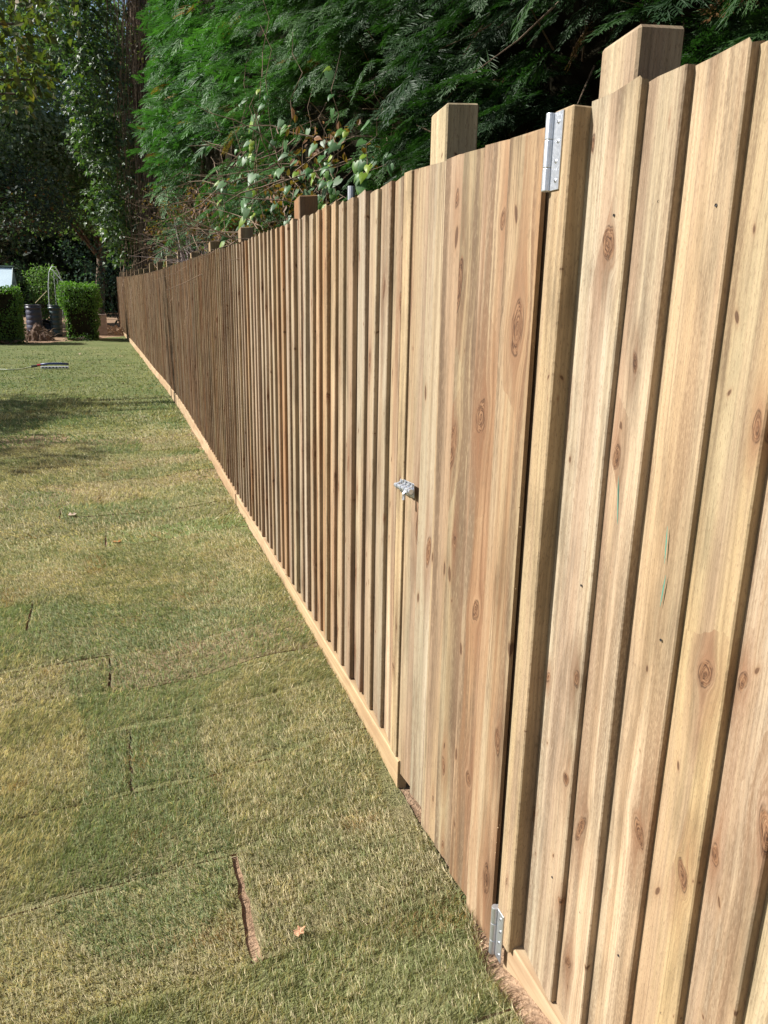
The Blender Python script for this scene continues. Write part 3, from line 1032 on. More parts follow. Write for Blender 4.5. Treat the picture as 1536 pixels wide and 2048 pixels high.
def conifer_hedge():
    h = thing('conifer_hedge', 'tall feathery green conifer hedge rising behind the fence', 'hedge', (2.6, 8, 0))
    parts = []
    zones = [(-1.2, 1.2, 1.3, 4.6, 5, False), (1.2, 4.2, 1.5, 4.2, 26, True), (4.2, 8.0, 1.7, 5.4, 22, True), (8.0, 18.8, 1.8, 9.2, 9.5, False)]
    for (y0, y1, z0, z1, dens, nearby) in zones:
        nb = int((y1 - y0) * (z1 - z0) * dens)
        by = rng.uniform(y0, y1, nb); bz = rng.uniform(z0, z1, nb)
        # near fence top only a sparse bare base
        keep = ~((bz < 2.15) & (rng.random(nb) < .55))
        keep &= ~((by > 5.2) & (bz < 2.75 + .05 * by) & (rng.random(nb) < .72))
        by, bz = by[keep], bz[keep]; nb = len(by)
        bx = hedge_x(by, bz)
        # boughs: outward with a slight droop
        dirs = np.stack([-np.ones(nb), rng.normal(-.35, .45, nb), rng.normal(-.05, .30, nb)], 1)
        dirs /= np.linalg.norm(dirs, axis=1, keepdims=True)
        blen = rng.uniform(.45, .95, nb)
        ns = 11 if nearby else 9
        btint = rng.random(nb)
        for s in range(ns):
            t = (s + .5) / ns
            o = np.stack([bx, by, bz], 1) + dirs * (blen * (t - .75))[:, None]
            o[:, 2] -= .22 * blen * t * t
            o += rng.normal(0, .05, (nb, 3))
            sgn = 1 if s % 2 else -1
            side = np.cross(dirs, np.array([0, 0, 1.0]))
            ax = dirs * .85 + side * sgn * (.75 * (1 - t) + .12) + np.stack([np.zeros(nb), np.zeros(nb), rng.normal(-.30, .22, nb)], 1)
            up = np.stack([rng.normal(-.45, .35, nb), rng.normal(-.1, .4, nb), np.ones(nb)], 1)
            fr = frames_from(ax, up)
            L = rng.uniform(.17, .30, nb) * (1.05 if nearby else 1.35)
            tint = np.clip(.35 + .4 * (btint - .5) + rng.normal(0, .2, nb) + .5 * (vnoise(by * .6, bz * .6, 77) - .5), 0, 1)[:, None]
            c = np.array([.030, .070, .026]) * (1 - tint) + np.array([.062, .135, .034]) * tint
            dead = rng.random((nb, 1)) < .012
            c = np.where(dead, np.array([.16, .085, .03]), c) * (np.interp(by, [4.4, 6.5], [.55, 1.1])[:, None] if nearby else 1.2)  # sprays by the gate darkened, farther ones lifted: shade and sun in the colour
            tip = c * 1.35
            T = (SPRAY_NEAR if nearby else SPRAY_FAR)[s % 3]
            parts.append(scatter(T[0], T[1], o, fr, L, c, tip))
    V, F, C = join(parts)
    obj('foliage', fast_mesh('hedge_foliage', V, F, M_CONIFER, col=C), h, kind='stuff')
    # lumpy shell behind the sprays; inner shade is put into its dark needle colour
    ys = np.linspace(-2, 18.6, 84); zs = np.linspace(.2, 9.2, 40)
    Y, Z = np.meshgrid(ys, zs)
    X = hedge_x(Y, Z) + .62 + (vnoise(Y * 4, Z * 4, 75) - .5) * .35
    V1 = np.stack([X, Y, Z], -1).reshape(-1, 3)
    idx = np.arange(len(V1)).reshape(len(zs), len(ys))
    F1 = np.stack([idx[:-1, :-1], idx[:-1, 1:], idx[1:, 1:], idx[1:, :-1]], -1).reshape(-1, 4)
    obj('shade_backing', fast_mesh('shade_backing', V1, F1, M_INNER), h, kind='stuff')
    for i, yt in enumerate(np.arange(.5, 18.4, 1.35)):
        b = MB(); x = float(hedge_x(yt, 1.5)) + .30; r = random.Random(i)
        b.tube([(x + r.uniform(-.05, .05), yt, 0), (x + r.uniform(-.06, .06), yt + r.uniform(-.05, .05), 1.5), (x + .15, yt, 3.2), (x + .3, yt, 5.0)], [.075, .06, .045, .02], 8)
        obj('trunk', b.mesh('trunk', M_BARK), h)
    # bare lower branches and twigs seen between fence top and the live foliage
    tw = MB(); r = random.Random(77)
    for _ in range(420):
        yt = r.uniform(2.2, 17.5); z = r.uniform(1.75, 2.75 + .03 * yt)
        x = float(hedge_x(yt, z)) + r.uniform(-.1, .4)
        p = Vector((x, yt, z)); d = Vector((r.uniform(-1, .1), r.uniform(-.6, .6), r.uniform(-.7, .6))).normalized()
        L = r.uniform(.15, .45)
        q = p + d * L * .5 + Vector((0, 0, r.uniform(-.04, .04)))
        tw.tube([p, q, p + d * L + Vector((0, 0, -.05 * r.random()))], [.005, .0035, .0015], 4, cap=False)
    obj('bare_twigs', tw.mesh('bare_twigs', M_TWIG), h, kind='stuff')
    return h


conifer_hedge()

# ------------------------------------------------------------------ trees
def leaf_cloud(centers, radii, per, size, cols, tmpl=LEAF_KITE, shell=.55, droop=-.25, sd=.9):
    """leaf clumps: many small faces on and inside each clump"""
    parts = []
    for (c, r) in zip(centers, radii):
        n = int(per * r * r)
        if n < 1: continue
        d = unit(n, (0, 0, .15), 1)
        rr_ = r * (shell + (1 - shell) * rng.random(n) ** .6)
        o = np.asarray(c) + d * rr_[:, None] * np.array([1, 1, .8])
        ax = d + rng.normal(0, sd, (n, 3)); ax[:, 2] += droop
        up = d * .6 + np.array([0, 0, 1.0]) + rng.normal(0, .5, (n, 3))
        fr = frames_from(ax, up)
        L = size * rng.uniform(.6, 1.3, n)
        w = rng.random((n, 1))
        cc = np.asarray(cols[0]) * (1 - w) + np.asarray(cols[1]) * w
        cc = cc * rng.uniform(.7, 1.25, (n, 1))
        if len(cols) > 2:
            cc = np.where(rng.random((n, 1)) < .05, np.asarray(cols[2]), cc)
        parts.append(scatter(tmpl[0], tmpl[1], o, fr, L, cc))
    return join(parts)


def branchy(root, height, r0, tips, mat=M_BARK, seed=0, n=7, crook=.25):
    b = MB(); r = random.Random(seed)
    base = Vector(root); top = base + Vector((r.uniform(-.3, .3), r.uniform(-.3, .3), height))
    spine = [base.lerp(top, t) + Vector((r.uniform(-crook, crook), r.uniform(-crook, crook), 0)) * (t > 0) for t in (0, .25, .5, .75, 1)]
    b.tube([base + Vector((0, 0, -.1))] + spine, [r0 * 1.35, r0, r0 * .8, r0 * .62, r0 * .42, r0 * .15], n)
    for t in tips:
        t = Vector(t)
        s = min(max((t.z - base.z) / height - .25, .25), .8)
        k = s * 4; i = int(k)
        p = spine[i].lerp(spine[min(i + 1, 4)], k - i)
        mid = p.lerp(t, .5) + Vector((r.uniform(-.2, .2), r.uniform(-.2, .2), r.uniform(.0, .3)))
        b.tube([p, mid, t], [r0 * .34, r0 * .2, r0 * .06], 5, cap=False)
    return b.mesh('trunk', mat, True)


def broad_tree(name, label, root, height, crown_c, crown_r, clumps, per, size, cols, seed=0, r0=.22, clump_r=(.7, 1.3), mat=None, group=None, extra=(), nlimb=4):
    global rng
    t = thing(name, label, 'tree', root, group)
    r = np.random.default_rng(seed)
    d = r.normal(0, 1, (clumps, 3)); d /= np.linalg.norm(d, axis=1, keepdims=True)
    rad = (.35 + .65 * r.random(clumps) ** .45)
    cen = np.asarray(crown_c) + d * rad[:, None] * np.asarray(crown_r)
    rr_ = r.uniform(clump_r[0], clump_r[1], clumps)
    if len(extra):
        cen = np.concatenate([cen, np.array(extra)]); rr_ = np.concatenate([rr_, r.uniform(.28, .5, len(extra))])
    V, F, C = leaf_cloud(cen, rr_, per, size, cols)
    obj('crown', fast_mesh('crown', V, F, mat or M_LEAF, col=C), t, kind='stuff')
    me = branchy(root, height, r0, list(cen[:: max(1, clumps // 16)]) + list(cen[clumps:][::nlimb]), seed=seed)
    obj('trunk', me, t)
    return t


G1, G2 = (.09, .135, .075), (.18, .23, .125)
B1, B2 = (.15, .20, .15), (.28, .33, .25)
broad_tree('broadleaf_tree', 'grey-green broadleaf tree at the far left where a patch of sky shows through', (-5.2, 33, .4), 9, (-4.4, 32, 8.0), (3.4, 2.5, 4.2), 110, 300, .15, [B1, B2], 1)
broad_tree('broadleaf_tree', 'dark broadleaf tree behind the dark gap between shrubs and ivy', (-.6, 36, .45), 9.5, (-.9, 35, 8.2), (3.2, 2.5, 4.8), 120, 300, .15, [G1, G2], 2)
broad_tree('broadleaf_tree', 'tall dark tree standing behind the fence end', (3.2, 33, .4), 9, (3.0, 32, 7.0), (2.8, 2.5, 5.2), 80, 260, .15, [G1, G2], 3)
broad_tree('broadleaf_tree', 'low spreading tree with drooping boughs behind the greenhouse', (-4.6, 30, .38), 4.5, (-3.6, 29.8, 4.0), (2.4, 1.4, 1.5), 46, 300, .12, [(.03, .05, .035), (.065, .09, .06), (.2, .10, .04)], 4, r0=.14, clump_r=(.45, .9))
bough = [(-.9, 12.5, 4.9), (-1.0, 13, 4.55), (-.72, 12.6, 5.15), (-1.1, 13, 4.15), (-1.3, 12.8, 4.7), (-1.0, 12.8, 5.3), (-.6, 13.2, 5.6), (-.5, 13.0, 5.2), (-1.15, 12.7, 4.4), (-.85, 13.2, 4.4),
         (-1.8, 12.8, 5.2), (-2.4, 12.7, 5.7), (-3.2, 12.6, 6.3), (-4.2, 12.5, 7.1), (-5.4, 12.4, 8.1)]
broad_tree('broadleaf_tree', 'large tree out on the left whose olive boughs hang into the top corner', (-11.2, 12.0, .08), 7.0, (-9.3, 11.2, 5.0), (3.0, 3.0, 1.3), 95, 320, .13,
           [(.075, .085, .03), (.13, .125, .05), (.22, .15, .05)], 5, r0=.24, clump_r=(.6, 1.1), extra=bough, nlimb=3)

# far wood behind everything
def far_wood():
    n = 260
    cx = rng.uniform(-34, 26, n); cy = rng.uniform(42, 50, n); cz = rng.uniform(.5, 9.0, n)
    V, F, C = leaf_cloud(np.stack([cx, cy, cz], 1), rng.uniform(1.6, 2.8, n), 130, .34, [(.022, .034, .020), (.04, .06, .034)])
    xs = np.linspace(-60, 45, 120); zs = np.linspace(-.2, 8.5, 16)
    X, Z = np.meshgrid(xs, zs)
    Y = 52 + (vnoise(X * .5, Z * .5, 5) - .5) * 4 + (vnoise(X * 1.7, Z * 1.7, 6) - .5) * 1.6
    Z = Z * (.85 + .35 * vnoise(X * .35, 0 * X, 8))
    W = np.stack([X, Y, Z], -1).reshape(-1, 3)
    idx = np.arange(len(W)).reshape(len(zs), len(xs))
    q = np.stack([idx[:-1, :-1], idx[:-1, 1:], idx[1:, 1:], idx[1:, :-1]], -1).reshape(-1, 4)
    q = np.concatenate([q[:, [0, 1, 2]], q[:, [0, 2, 3]]]) + len(V)
    V = np.concatenate([V, W]); F = np.concatenate([F, q]); C = np.concatenate([C, np.full((len(W), 3), .014)])  # near-black wall: the deep shade between trees is put into its colour
    return fast_mesh('far_wood', V, F, M_LEAF, col=C)


tag(obj('far_wood', far_wood()), 'dark wood closing the view behind the garden', 'woods', None, 'stuff')

# ivy-clad tree
def ivy_tree():
    t = thing('ivy_clad_tree', 'tall trunk smothered in glossy ivy and dry hanging stems behind the fence end', 'tree', (1.15, 21, .17))
    b = MB(); r = random.Random(31)
    b.tube([(1.15, 21, 0), (1.1, 21, 3), (1.0, 21.1, 6), (1.1, 21.2, 10.5)], [.34, .30, .24, .12], 10)
    obj('trunk', b.mesh('trunk', M_BARK, True), t)
    st = MB()
    for _ in range(620):
        a = r.uniform(-2.9, -.1); rad = r.uniform(.32, .85)
        x = 1.08 + rad * math.cos(a); yy_ = 21 + rad * math.sin(a); z = r.uniform(1.6, 9.5); L = r.uniform(.6, 2.2)
        pts = [(x, yy_, z)]
        for k in range(3):
            x += r.uniform(-.10, .10); yy_ += r.uniform(-.06, .06); z -= L / 3
            pts.append((x, yy_, z))
        st.tube(pts, [.010, .009, .008, .004], 4, cap=False)
    obj('dry_stems', st.mesh('dry_stems', M_TWIG), t, kind='stuff')
    cen = []; rad = []
    for _ in range(190):
        z = r.uniform(2.25, 10.5)
        wid = np.interp(z, [1.7, 2.4, 3.6, 5.2, 8, 10.5], [.32, .55, .95, 1.3, 1.7, 1.8])
        u = r.random() ** .8
        cen.append((.62 - wid * u + r.uniform(-.1, .15), 20.7 + r.uniform(-.5, .8), z)); rad.append(r.uniform(.22, .42))
    V, F, C = leaf_cloud(cen, rad, 420, .105, [(.048, .085, .045), (.10, .145, .068), (.17, .21, .045)], LEAF_IVY, shell=.4, droop=-.7, sd=.6)
    obj('ivy', fast_mesh('ivy', V, F, M_IVY, col=C), t, kind='stuff')
    # dead brown creeper on the fence side
    cen = [(r.uniform(.75, 1.5), 20.4 + r.uniform(-.8, .3), r.uniform(1.9, 9)) for _ in range(60)]
    V, F, C = leaf_cloud(cen, [r.uniform(.12, .26) for _ in cen], 420, .06, [(.10, .075, .05), (.07, .085, .035)], LEAF_KITE, shell=.2, droop=-.8)
    obj('dry_creeper', fast_mesh('dry_creeper', V, F, M_LEAF, col=C), t, kind='stuff')
    return t


ivy_tree()

# tangle of dead bramble above the fence
def bramble(label, ya, yb, n, zt, seed, leaves):
    t = thing('bramble_tangle', label, 'bramble', (1.1, (ya + yb) / 2, 1.0))
    r = random.Random(seed)
    b = MB()
    for _ in range(n):
        yy_ = r.uniform(ya, yb); x = fence_x(yy_) + r.uniform(.18, .75); z = r.uniform(1.55, zt(yy_))
        d = Vector((r.uniform(-1, .5), r.uniform(-1, 1), r.uniform(-.5, .8))).normalized(); L = r.uniform(.25, .8)
        p = Vector((x, yy_, z)); pts = [p]
        for k in range(4):
            d = (d + Vector((r.uniform(-.3, .3), r.uniform(-.3, .3), r.uniform(-.35, .2)))).normalized()
            p = p + d * L / 4
            pts.append(p.copy())
        rr_ = r.uniform(.0025, .006)
        b.tube(pts, [rr_, rr_ * .9, rr_ * .8, rr_ * .6, rr_ * .3], 4, cap=False)
    obj('stems', b.mesh('stems', M_TWIG), t, kind='stuff')
    cen = []
    for _ in range(leaves):
        yy_ = r.uniform(ya, yb)
        cen.append((fence_x(yy_) + r.uniform(.25, .85), yy_, r.uniform(1.75, zt(yy_))))
    V, F, C = leaf_cloud(cen, [r.uniform(.07, .17) for _ in cen], 900, .05, [(.24, .11, .042), (.15, .085, .045), (.07, .12, .04)], LEAF_OVAL, shell=.1, droop=-.9)
    obj('dry_leaves', fast_mesh('dry_leaves', V, F, M_LEAF, col=C), t, kind='stuff')


bramble('dry brown bramble tangle just above the middle of the fence', 4.6, 11.0, 190, lambda y: 2.45 + .03 * (y - 5), 3, 120)
bramble('greyer bramble and dead stems above the far half of the fence', 11.0, 20.0, 170, lambda y: 3.0 + .10 * (y - 11), 4, 110)

# bindweed with heart-shaped leaves
HEART_V = [(0, 0, 0), (-.16, .16, .02), (-.14, .34, .0), (.10, .45, -.03), (.42, .36, -.03), (.74, .17, -.05), (1.05, 0, -.14),
           (.74, -.17, -.05), (.42, -.36, -.03), (.10, -.45, -.03), (-.14, -.34, .0), (-.16, -.16, .02), (.35, 0, .05), (.7, 0, .0)]
HEART_F = [(0, 12, 2, 1), (12, 4, 3, 2), (12, 13, 5, 4), (13, 6, 5), (0, 11, 10, 12), (12, 10, 9, 8), (12, 8, 7, 13), (13, 7, 6)]


def heart_mesh(k, col):
    sc_ = (.072, .062, .082)[k % 3]
    V = [(x * sc_, y * sc_ * (.8, 1.0, .9)[k % 3], z * sc_ * (1, 1.8, .5)[k % 3]) for x, y, z in HEART_V]
    me = bpy.data.meshes.new('bindweed_leaf')
    me.from_pydata(V, [], HEART_F)
    a = me.color_attributes.new('col', 'FLOAT_COLOR', 'POINT')
    for d in a.data: d.color = tuple(col) + (1,)
    me.materials.append(M_BIND); me.polygons.foreach_set('use_smooth', [True] * len(me.polygons)); me.update()
    return me


HEARTS = [heart_mesh(i, c) for i, c in enumerate([(.075, .19, .05), (.06, .16, .045), (.085, .19, .06), (.19, .30, .03), (.25, .34, .035), (.07, .15, .05), (.10, .18, .085), (.10, .21, .04)])]


def bindweed():
    t = thing('bindweed', 'climbing bindweed with pale heart-shaped leaves hanging over the middle of the hedge', 'climber', (1.2, 4.8, 1.0))
    r = random.Random(17)
    st = MB()
    strands = [(5.25, 3.25, 1.95), (4.85, 2.95, 2.0), (4.5, 2.75, 1.95), (4.15, 2.55, 2.05), (5.7, 3.2, 2.0), (5.0, 2.4, 1.82), (5.45, 2.35, 1.84), (4.25, 2.32, 2.0), (4.6, 2.42, 2.02), (6.1, 2.6, 1.8), (5.9, 3.0, 1.95), (6.6, 3.3, 2.3), (5.5, 2.8, 1.9), (4.95, 2.6, 1.86), (4.75, 2.5, 1.9), (6.3, 2.5, 1.85), (5.15, 2.3, 1.8)]
    lv = []
    for (yy_, zt, zb) in strands:
        x0 = float(hedge_x(yy_, zt)) - .42
        pts = []
        n = 9
        for k in range(n):
            tt = k / (n - 1)
            z = zt + (zb - zt) * tt
            x = max(x0 + r.uniform(-.05, .05) - .10 * tt, fence_x(yy_) + .12)
            pts.append(Vector((x, yy_ + r.uniform(-.09, .09), z)))
        st.tube(pts, .0022, 4, cap=False)
        dens = 12 if zt > 2.5 else 16
        for _ in range(dens):
            k = r.uniform(1, n - 1.01) if r.random() < .4 else r.uniform(n * .45, n - 1.01)
            i = int(k)
            lv.append(pts[i].lerp(pts[i + 1], k - i))
    obj('vine_stem', st.mesh('vine_stem', M_TWIG), t)
    for p in lv:
        ax = Vector((r.uniform(-.8, .0), r.uniform(-.7, .3), r.uniform(-1.3, -.3))).normalized()
        nrm = Vector((-.7, -.7, .35)) + Vector((r.uniform(-.5, .5), r.uniform(-.5, .5), r.uniform(-.3, .6)))
        s = nrm.cross(ax).normalized(); n = ax.cross(s)
        m = Matrix((ax, s, n)).transposed()
        o = obj('leaf', HEARTS[r.randrange(len(HEARTS))], t, p + Vector((r.uniform(-.07, .02), r.uniform(-.07, .05), r.uniform(-.04, .04))), m.to_euler())
        k = r.uniform(.55, 1.05); o.scale = (k, k, k)


bindweed()

# dead purple-grey twig bundle over the far fence
tb = MB(); r = random.Random(9)
for _ in range(46):
    p = Vector((.92 + r.uniform(-.1, .15), 9.6 + r.uniform(-.3, .3), 1.80)); d = Vector((r.uniform(-.55, .25), r.uniform(-1, .3), r.uniform(.1, .75))).normalized()
    L = r.uniform(.3, .75)
    tb.tube([p, p + d * L * .5, p + d * L + Vector((0, 0, -.06))], [.006, .0045, .0015], 4, cap=False)
tag(obj('dead_shrub', tb.mesh('dead_shrub', plain('grey_twigs', (.27, .22, .21), .85, spec=.1))), 'bare greyish twigs fanning out over the fence top below the ivy-clad tree', 'shrub')

pl = MB(); pl.tube([(1.0, 3.40, .0), (1.0, 3.40, 1.935)], .016, 12)
tag(obj('metal_pole', pl.mesh('metal_pole', plain('galvanised_pole', (.45, .47, .5), .4, .7))), 'thin grey metal pole standing behind the fence under the conifer', 'pole')

# ------------------------------------------------------------------ far garden
def clipped_hedge(name, label, lo, hi, seed, taper=.0):
    t = thing(name, label, 'hedge', ((lo[0] + hi[0]) / 2, (lo[1] + hi[1]) / 2, lo[2]))
    r = np.random.default_rng(seed)
    lo = np.array(lo); hi = np.array(hi)
    parts = []
    size = hi - lo
    areas = [(0, size[1] * size[2]), (1, size[0] * size[2]), (2, size[0] * size[1])]
    for axis, area in areas:
        for sgn in (0, 1):
            if axis == 2 and sgn == 0: continue
            n = int(area * 1500)
            u = r.random((n, 3))
            u[:, axis] = sgn
            p = lo + u * size
            if taper:
                k = 1 - taper * (1 - u[:, 2])
                p[:, :2] = (lo + hi)[:2] / 2 + (p[:, :2] - (lo + hi)[:2] / 2) * k[:, None]
            nrm = np.zeros(3); nrm[axis] = 1 if sgn else -1
            p = p + nrm * ((vnoise(p[:, 0] * 2.2 + p[:, 1] * 1.7, p[:, 2] * 2.4, seed + 3) - .6) * .22)[:, None]
            p = p + nrm * (r.random((n, 1)) - .75) * .10 + r.normal(0, .018, (n, 3)) + nrm * ((vnoise(p[:, 0] * 5 + p[:, 1] * 3, p[:, 2] * 6, seed) - .5) * .10)[:, None]
            ax = nrm * .5 + r.normal(0, .8, (n, 3)) + np.array([0, 0, .2])
            up = nrm + r.normal(0, .5, (n, 3)) + np.array([0, 0, .3])
            w = r.random((n, 1))
            c = np.array([.065, .13, .04]) * (1 - w) + np.array([.16, .26, .065]) * w
            if axis == 2: c = c * np.array([1.3, 1.3, 1.0])  # top leaves brightened: the sunlit top is put into the colour
            parts.append(scatter(LEAF_OVAL[0], LEAF_OVAL[1], p, frames_from(ax, up), .055 * r.uniform(.7, 1.3, n), c))
    V, F, C = join(parts)
    obj('foliage', fast_mesh('foliage', V, F, M_LEAF, col=C), t, kind='stuff')
    b = MB()
    b.box(tuple(lo + .10), tuple(hi - .10))
    obj('shade_core', b.mesh('shade_core', M_INNER), t)  # solid core; the bush's inner shade is put into its near-black colour
    b = MB()
    for k in range(3):
        x = lo[0] + size[0] * (k + .8) / 3.6; yy_ = (lo[1] + hi[1]) / 2
        b.tube([(x, yy_, lo[2] - .15), (x, yy_, lo[2] + .4)], [.03, .02], 6)
    obj('stem', b.mesh('stem', M_BARK), t)


clipped_hedge('clipped_hedge', 'clipped green box hedge at the left edge beside the dark barrel', (-4.6, 22.3, .10), (-2.28, 23.0, 1.60), 21)
clipped_hedge('clipped_hedge', 'clipped cube-shaped green bush between the barrel and the fence end', (-1.33, 23.4, .16), (-.42, 24.2, 1.66), 22, .16)


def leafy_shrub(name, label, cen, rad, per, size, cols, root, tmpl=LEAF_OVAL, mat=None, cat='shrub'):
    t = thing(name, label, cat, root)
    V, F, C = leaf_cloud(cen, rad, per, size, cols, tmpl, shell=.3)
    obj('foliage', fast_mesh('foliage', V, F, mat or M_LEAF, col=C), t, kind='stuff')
    b = MB(); r = random.Random(len(label))
    for c in cen[:: max(1, len(cen) // 9)]:
        c = Vector(c); p = Vector(root)
        b.tube([p, p.lerp(c, .5) + Vector((r.uniform(-.1, .1), r.uniform(-.1, .1), .05)), c], [.022, .014, .006], 5, cap=False)
    obj('stem', b.mesh('stem', M_BARK), t)


r = random.Random(41)
cen = []; rad = []
for _ in range(80):
    z = r.uniform(.5, 2.2); w = np.interp(z, [.4, 1.2, 1.9, 2.3], [.30, .42, .40, .2])
    cen.append((-1.99 + r.uniform(-w, w), 26.3 + r.uniform(-.3, .3), z)); rad.append(r.uniform(.15, .26))
leafy_shrub('climbing_shrub', 'light green climbing bean plant in the far bed behind the dark barrel', cen, rad, 700, .075, [(.11, .19, .065), (.21, .29, .11)], (-1.99, 26.3, .30))
cen = [(r.uniform(-1.5, .1), 28 + r.uniform(-.5, .6), r.uniform(1.0, 3.0) - .25 * k * 0) for k in range(44)]
cen = [(x, y_, z - .45 * max(0, x + .6)) for x, y_, z in cen]
leafy_shrub('elder_bush', 'blue-green bush with arching leafy boughs behind the clipped cube bush', cen, [r.uniform(.2, .38) for _ in cen], 420, .10, [(.06, .11, .08), (.12, .18, .13)], (-.7, 28, .34))
cen = [(r.uniform(-.35, 1.0), 28.8 + r.uniform(-.5, .6), r.uniform(.6, 2.6)) for _ in range(30)]
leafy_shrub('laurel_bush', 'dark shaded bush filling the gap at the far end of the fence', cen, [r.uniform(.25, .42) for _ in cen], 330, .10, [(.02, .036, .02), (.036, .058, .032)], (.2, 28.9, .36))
cen = [(r.uniform(-5.5, -2.6), 28.2 + r.uniform(-.6, .6), r.uniform(.7, 2.35)) for _ in range(48)]
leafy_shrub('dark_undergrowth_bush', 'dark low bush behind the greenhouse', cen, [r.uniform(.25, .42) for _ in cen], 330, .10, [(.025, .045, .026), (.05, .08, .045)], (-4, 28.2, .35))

# greenhouse
gh = thing('greenhouse', 'small greenhouse with pale white roof panes at the far left edge', 'greenhouse', (-4.2, 26.4, .3))
M_PANE = plain('greenhouse_pane', (.56, .68, .74), .2, spec=.6, var=.06, scale=3)
M_FRAME = plain('green_frame', (.05, .085, .075), .5)
GX0, GX1, GY0, GYM, GY1, GE, GR = -5.6, -2.76, 25.5, 26.3, 27.1, 1.55, 2.16
npan = 5
for i in range(npan):
    xa = GX0 + (GX1 - GX0) * i / npan + .02; xb = GX0 + (GX1 - GX0) * (i + 1) / npan - .02
    for (ya, yb, nm) in ((GY0, GYM, 'roof_pane'), (GY1, GYM, 'roof_pane')):
        b = MB(); za, zb = GE, GR
        b.add([(xa, ya, za), (xb, ya, za), (xb, yb, zb), (xa, yb, zb), (xa, ya, za - .006), (xb, ya, za - .006), (xb, yb, zb - .006), (xa, yb, zb - .006)],
              [(0, 1, 2, 3), (7, 6, 5, 4), (0, 4, 5, 1), (1, 5, 6, 2), (2, 6, 7, 3), (3, 7, 4, 0)])
        obj(nm, b.mesh(nm, M_PANE), gh)
    b = MB(); b.box((xa, GY0 - .003, .45), (xb, GY0 + .003, GE - .03)); obj('side_pane', b.mesh('side_pane', M_PANE), gh)
b = MB()
b.add([(GX1 - .01, GY0 + .03, .45), (GX1 - .01, GY1 - .03, .45), (GX1 - .01, GY1 - .03, GE), (GX1 - .01, GYM, GR - .03), (GX1 - .01, GY0 + .03, GE),
       (GX1 - .016, GY0 + .03, .45), (GX1 - .016, GY1 - .03, .45), (GX1 - .016, GY1 - .03, GE), (GX1 - .016, GYM, GR - .03), (GX1 - .016, GY0 + .03, GE)],
      [(0, 1, 2, 3, 4), (9, 8, 7, 6, 5)])
obj('gable_pane', b.mesh('gable_pane', M_PANE), gh)
b = MB()
for i in range(npan + 1):
    xa = GX0 + (GX1 - GX0) * i / npan
    b.tube([(xa, GY0 - .01, .3), (xa, GY0 - .01, GE), (xa, GYM, GR + .02), (xa, GY1 + .01, GE), (xa, GY1 + .01, .3)], .022, 4)
b.tube([(GX0, GYM, GR + .03), (GX1, GYM, GR + .03)], .03, 4); b.tube([(GX0, GY0, GE), (GX1, GY0, GE)], .025, 4); b.tube([(GX0, GY1, GE), (GX1, GY1, GE)], .025, 4)
b.tube([(GX1, GY0 + .35, .3), (GX1, GY0 + .35, 1.8)], .02, 4)
obj('frame', b.mesh('frame', M_FRAME), gh)

# hoops
ar = thing('garden_arch', 'thin pale hoop of pipe arching above the barrel with thin rods below', 'arch', (-1.7, 25.2, .28))
M_PIPE = plain('pale_pipe', (.62, .66, .66), .45, var=.1)
b = MB(); b.tube([(-1.77, 25.2, .25), (-1.775, 25.2, 1.2), (-1.75, 25.2, 1.7), (-1.70, 25.2, 2.05), (-1.62, 25.25, 2.2), (-1.53, 25.3, 2.2), (-1.47, 25.4, 2.08), (-1.42, 25.5, 1.9), (-1.40, 25.6, .25)], .0125, 8)
obj('hoop', b.mesh('hoop', M_PIPE, True), ar)
b = MB(); b.tube([(-1.62, 25.3, 2.12), (-1.18, 25.9, 1.55), (-1.0, 26.1, .3)], .014, 6)
obj('brace', b.mesh('brace', M_PIPE, True), ar)
for k in range(4):
    b = MB(); x = -1.60 + .075 * k
    b.tube([(x, 25.35 + .08 * k, .3), (x + .01, 25.35 + .08 * k, 2.02 - .14 * k)], .006, 5); obj('rod', b.mesh('rod', M_PIPE), ar)
b = MB(); b.tube([(-1.80, 25.15, 1.52), (-2.15, 25.2, 1.17)], .010, 5)
tag(obj('bamboo_cane', b.mesh('bamboo_cane', plain('cane', (.42, .34, .17), .6))), 'thin slanting cane between the dark barrel and the hoop', 'cane')


def barrel(label, cx, cy, z0, r0, r1, h, col, seed):
    t = thing('barrel', label, 'barrel', (cx, cy, z0))
    m = plain('barrel_plastic', col, .38, spec=.5, var=.15, scale=9)
    prof = [(0, 0), (r1 * .92, 0), (r1, .03)]
    n = 5
    for k in range(n):
        za = .06 + (h - .2) * k / n; ra = r1 + (r0 - r1) * (za / h)
        prof += [(ra, za), (ra + .004, za + (h - .2) / n * .7), (ra - .008, za + (h - .2) / n * .8), (ra - .008, za + (h - .2) / n * .92)]
    prof += [(r0, h - .12)]
    b = MB(); b.lathe(prof, 28); obj('body', b.mesh('barrel_body', m, True), t, (cx, cy, z0))
    b = MB(); b.lathe([(r0 - .006, h - .12), (r0 + .02, h - .115), (r0 + .02, h - .06), (r0 + .006, h - .055), (r0 + .006, h - .03), (r0 + .024, h - .025), (r0 + .024, h), (r0 - .02, h), (r0 - .025, h - .25)], 28)
    obj('rim', b.mesh('barrel_rim', m, True), t, (cx, cy, z0))
    b = MB(); b.lathe([(r0 - .026, h - .2), (0, h - .19)], 28)
    obj('contents', b.mesh('barrel_contents', M_SOIL), t, (cx, cy, z0))


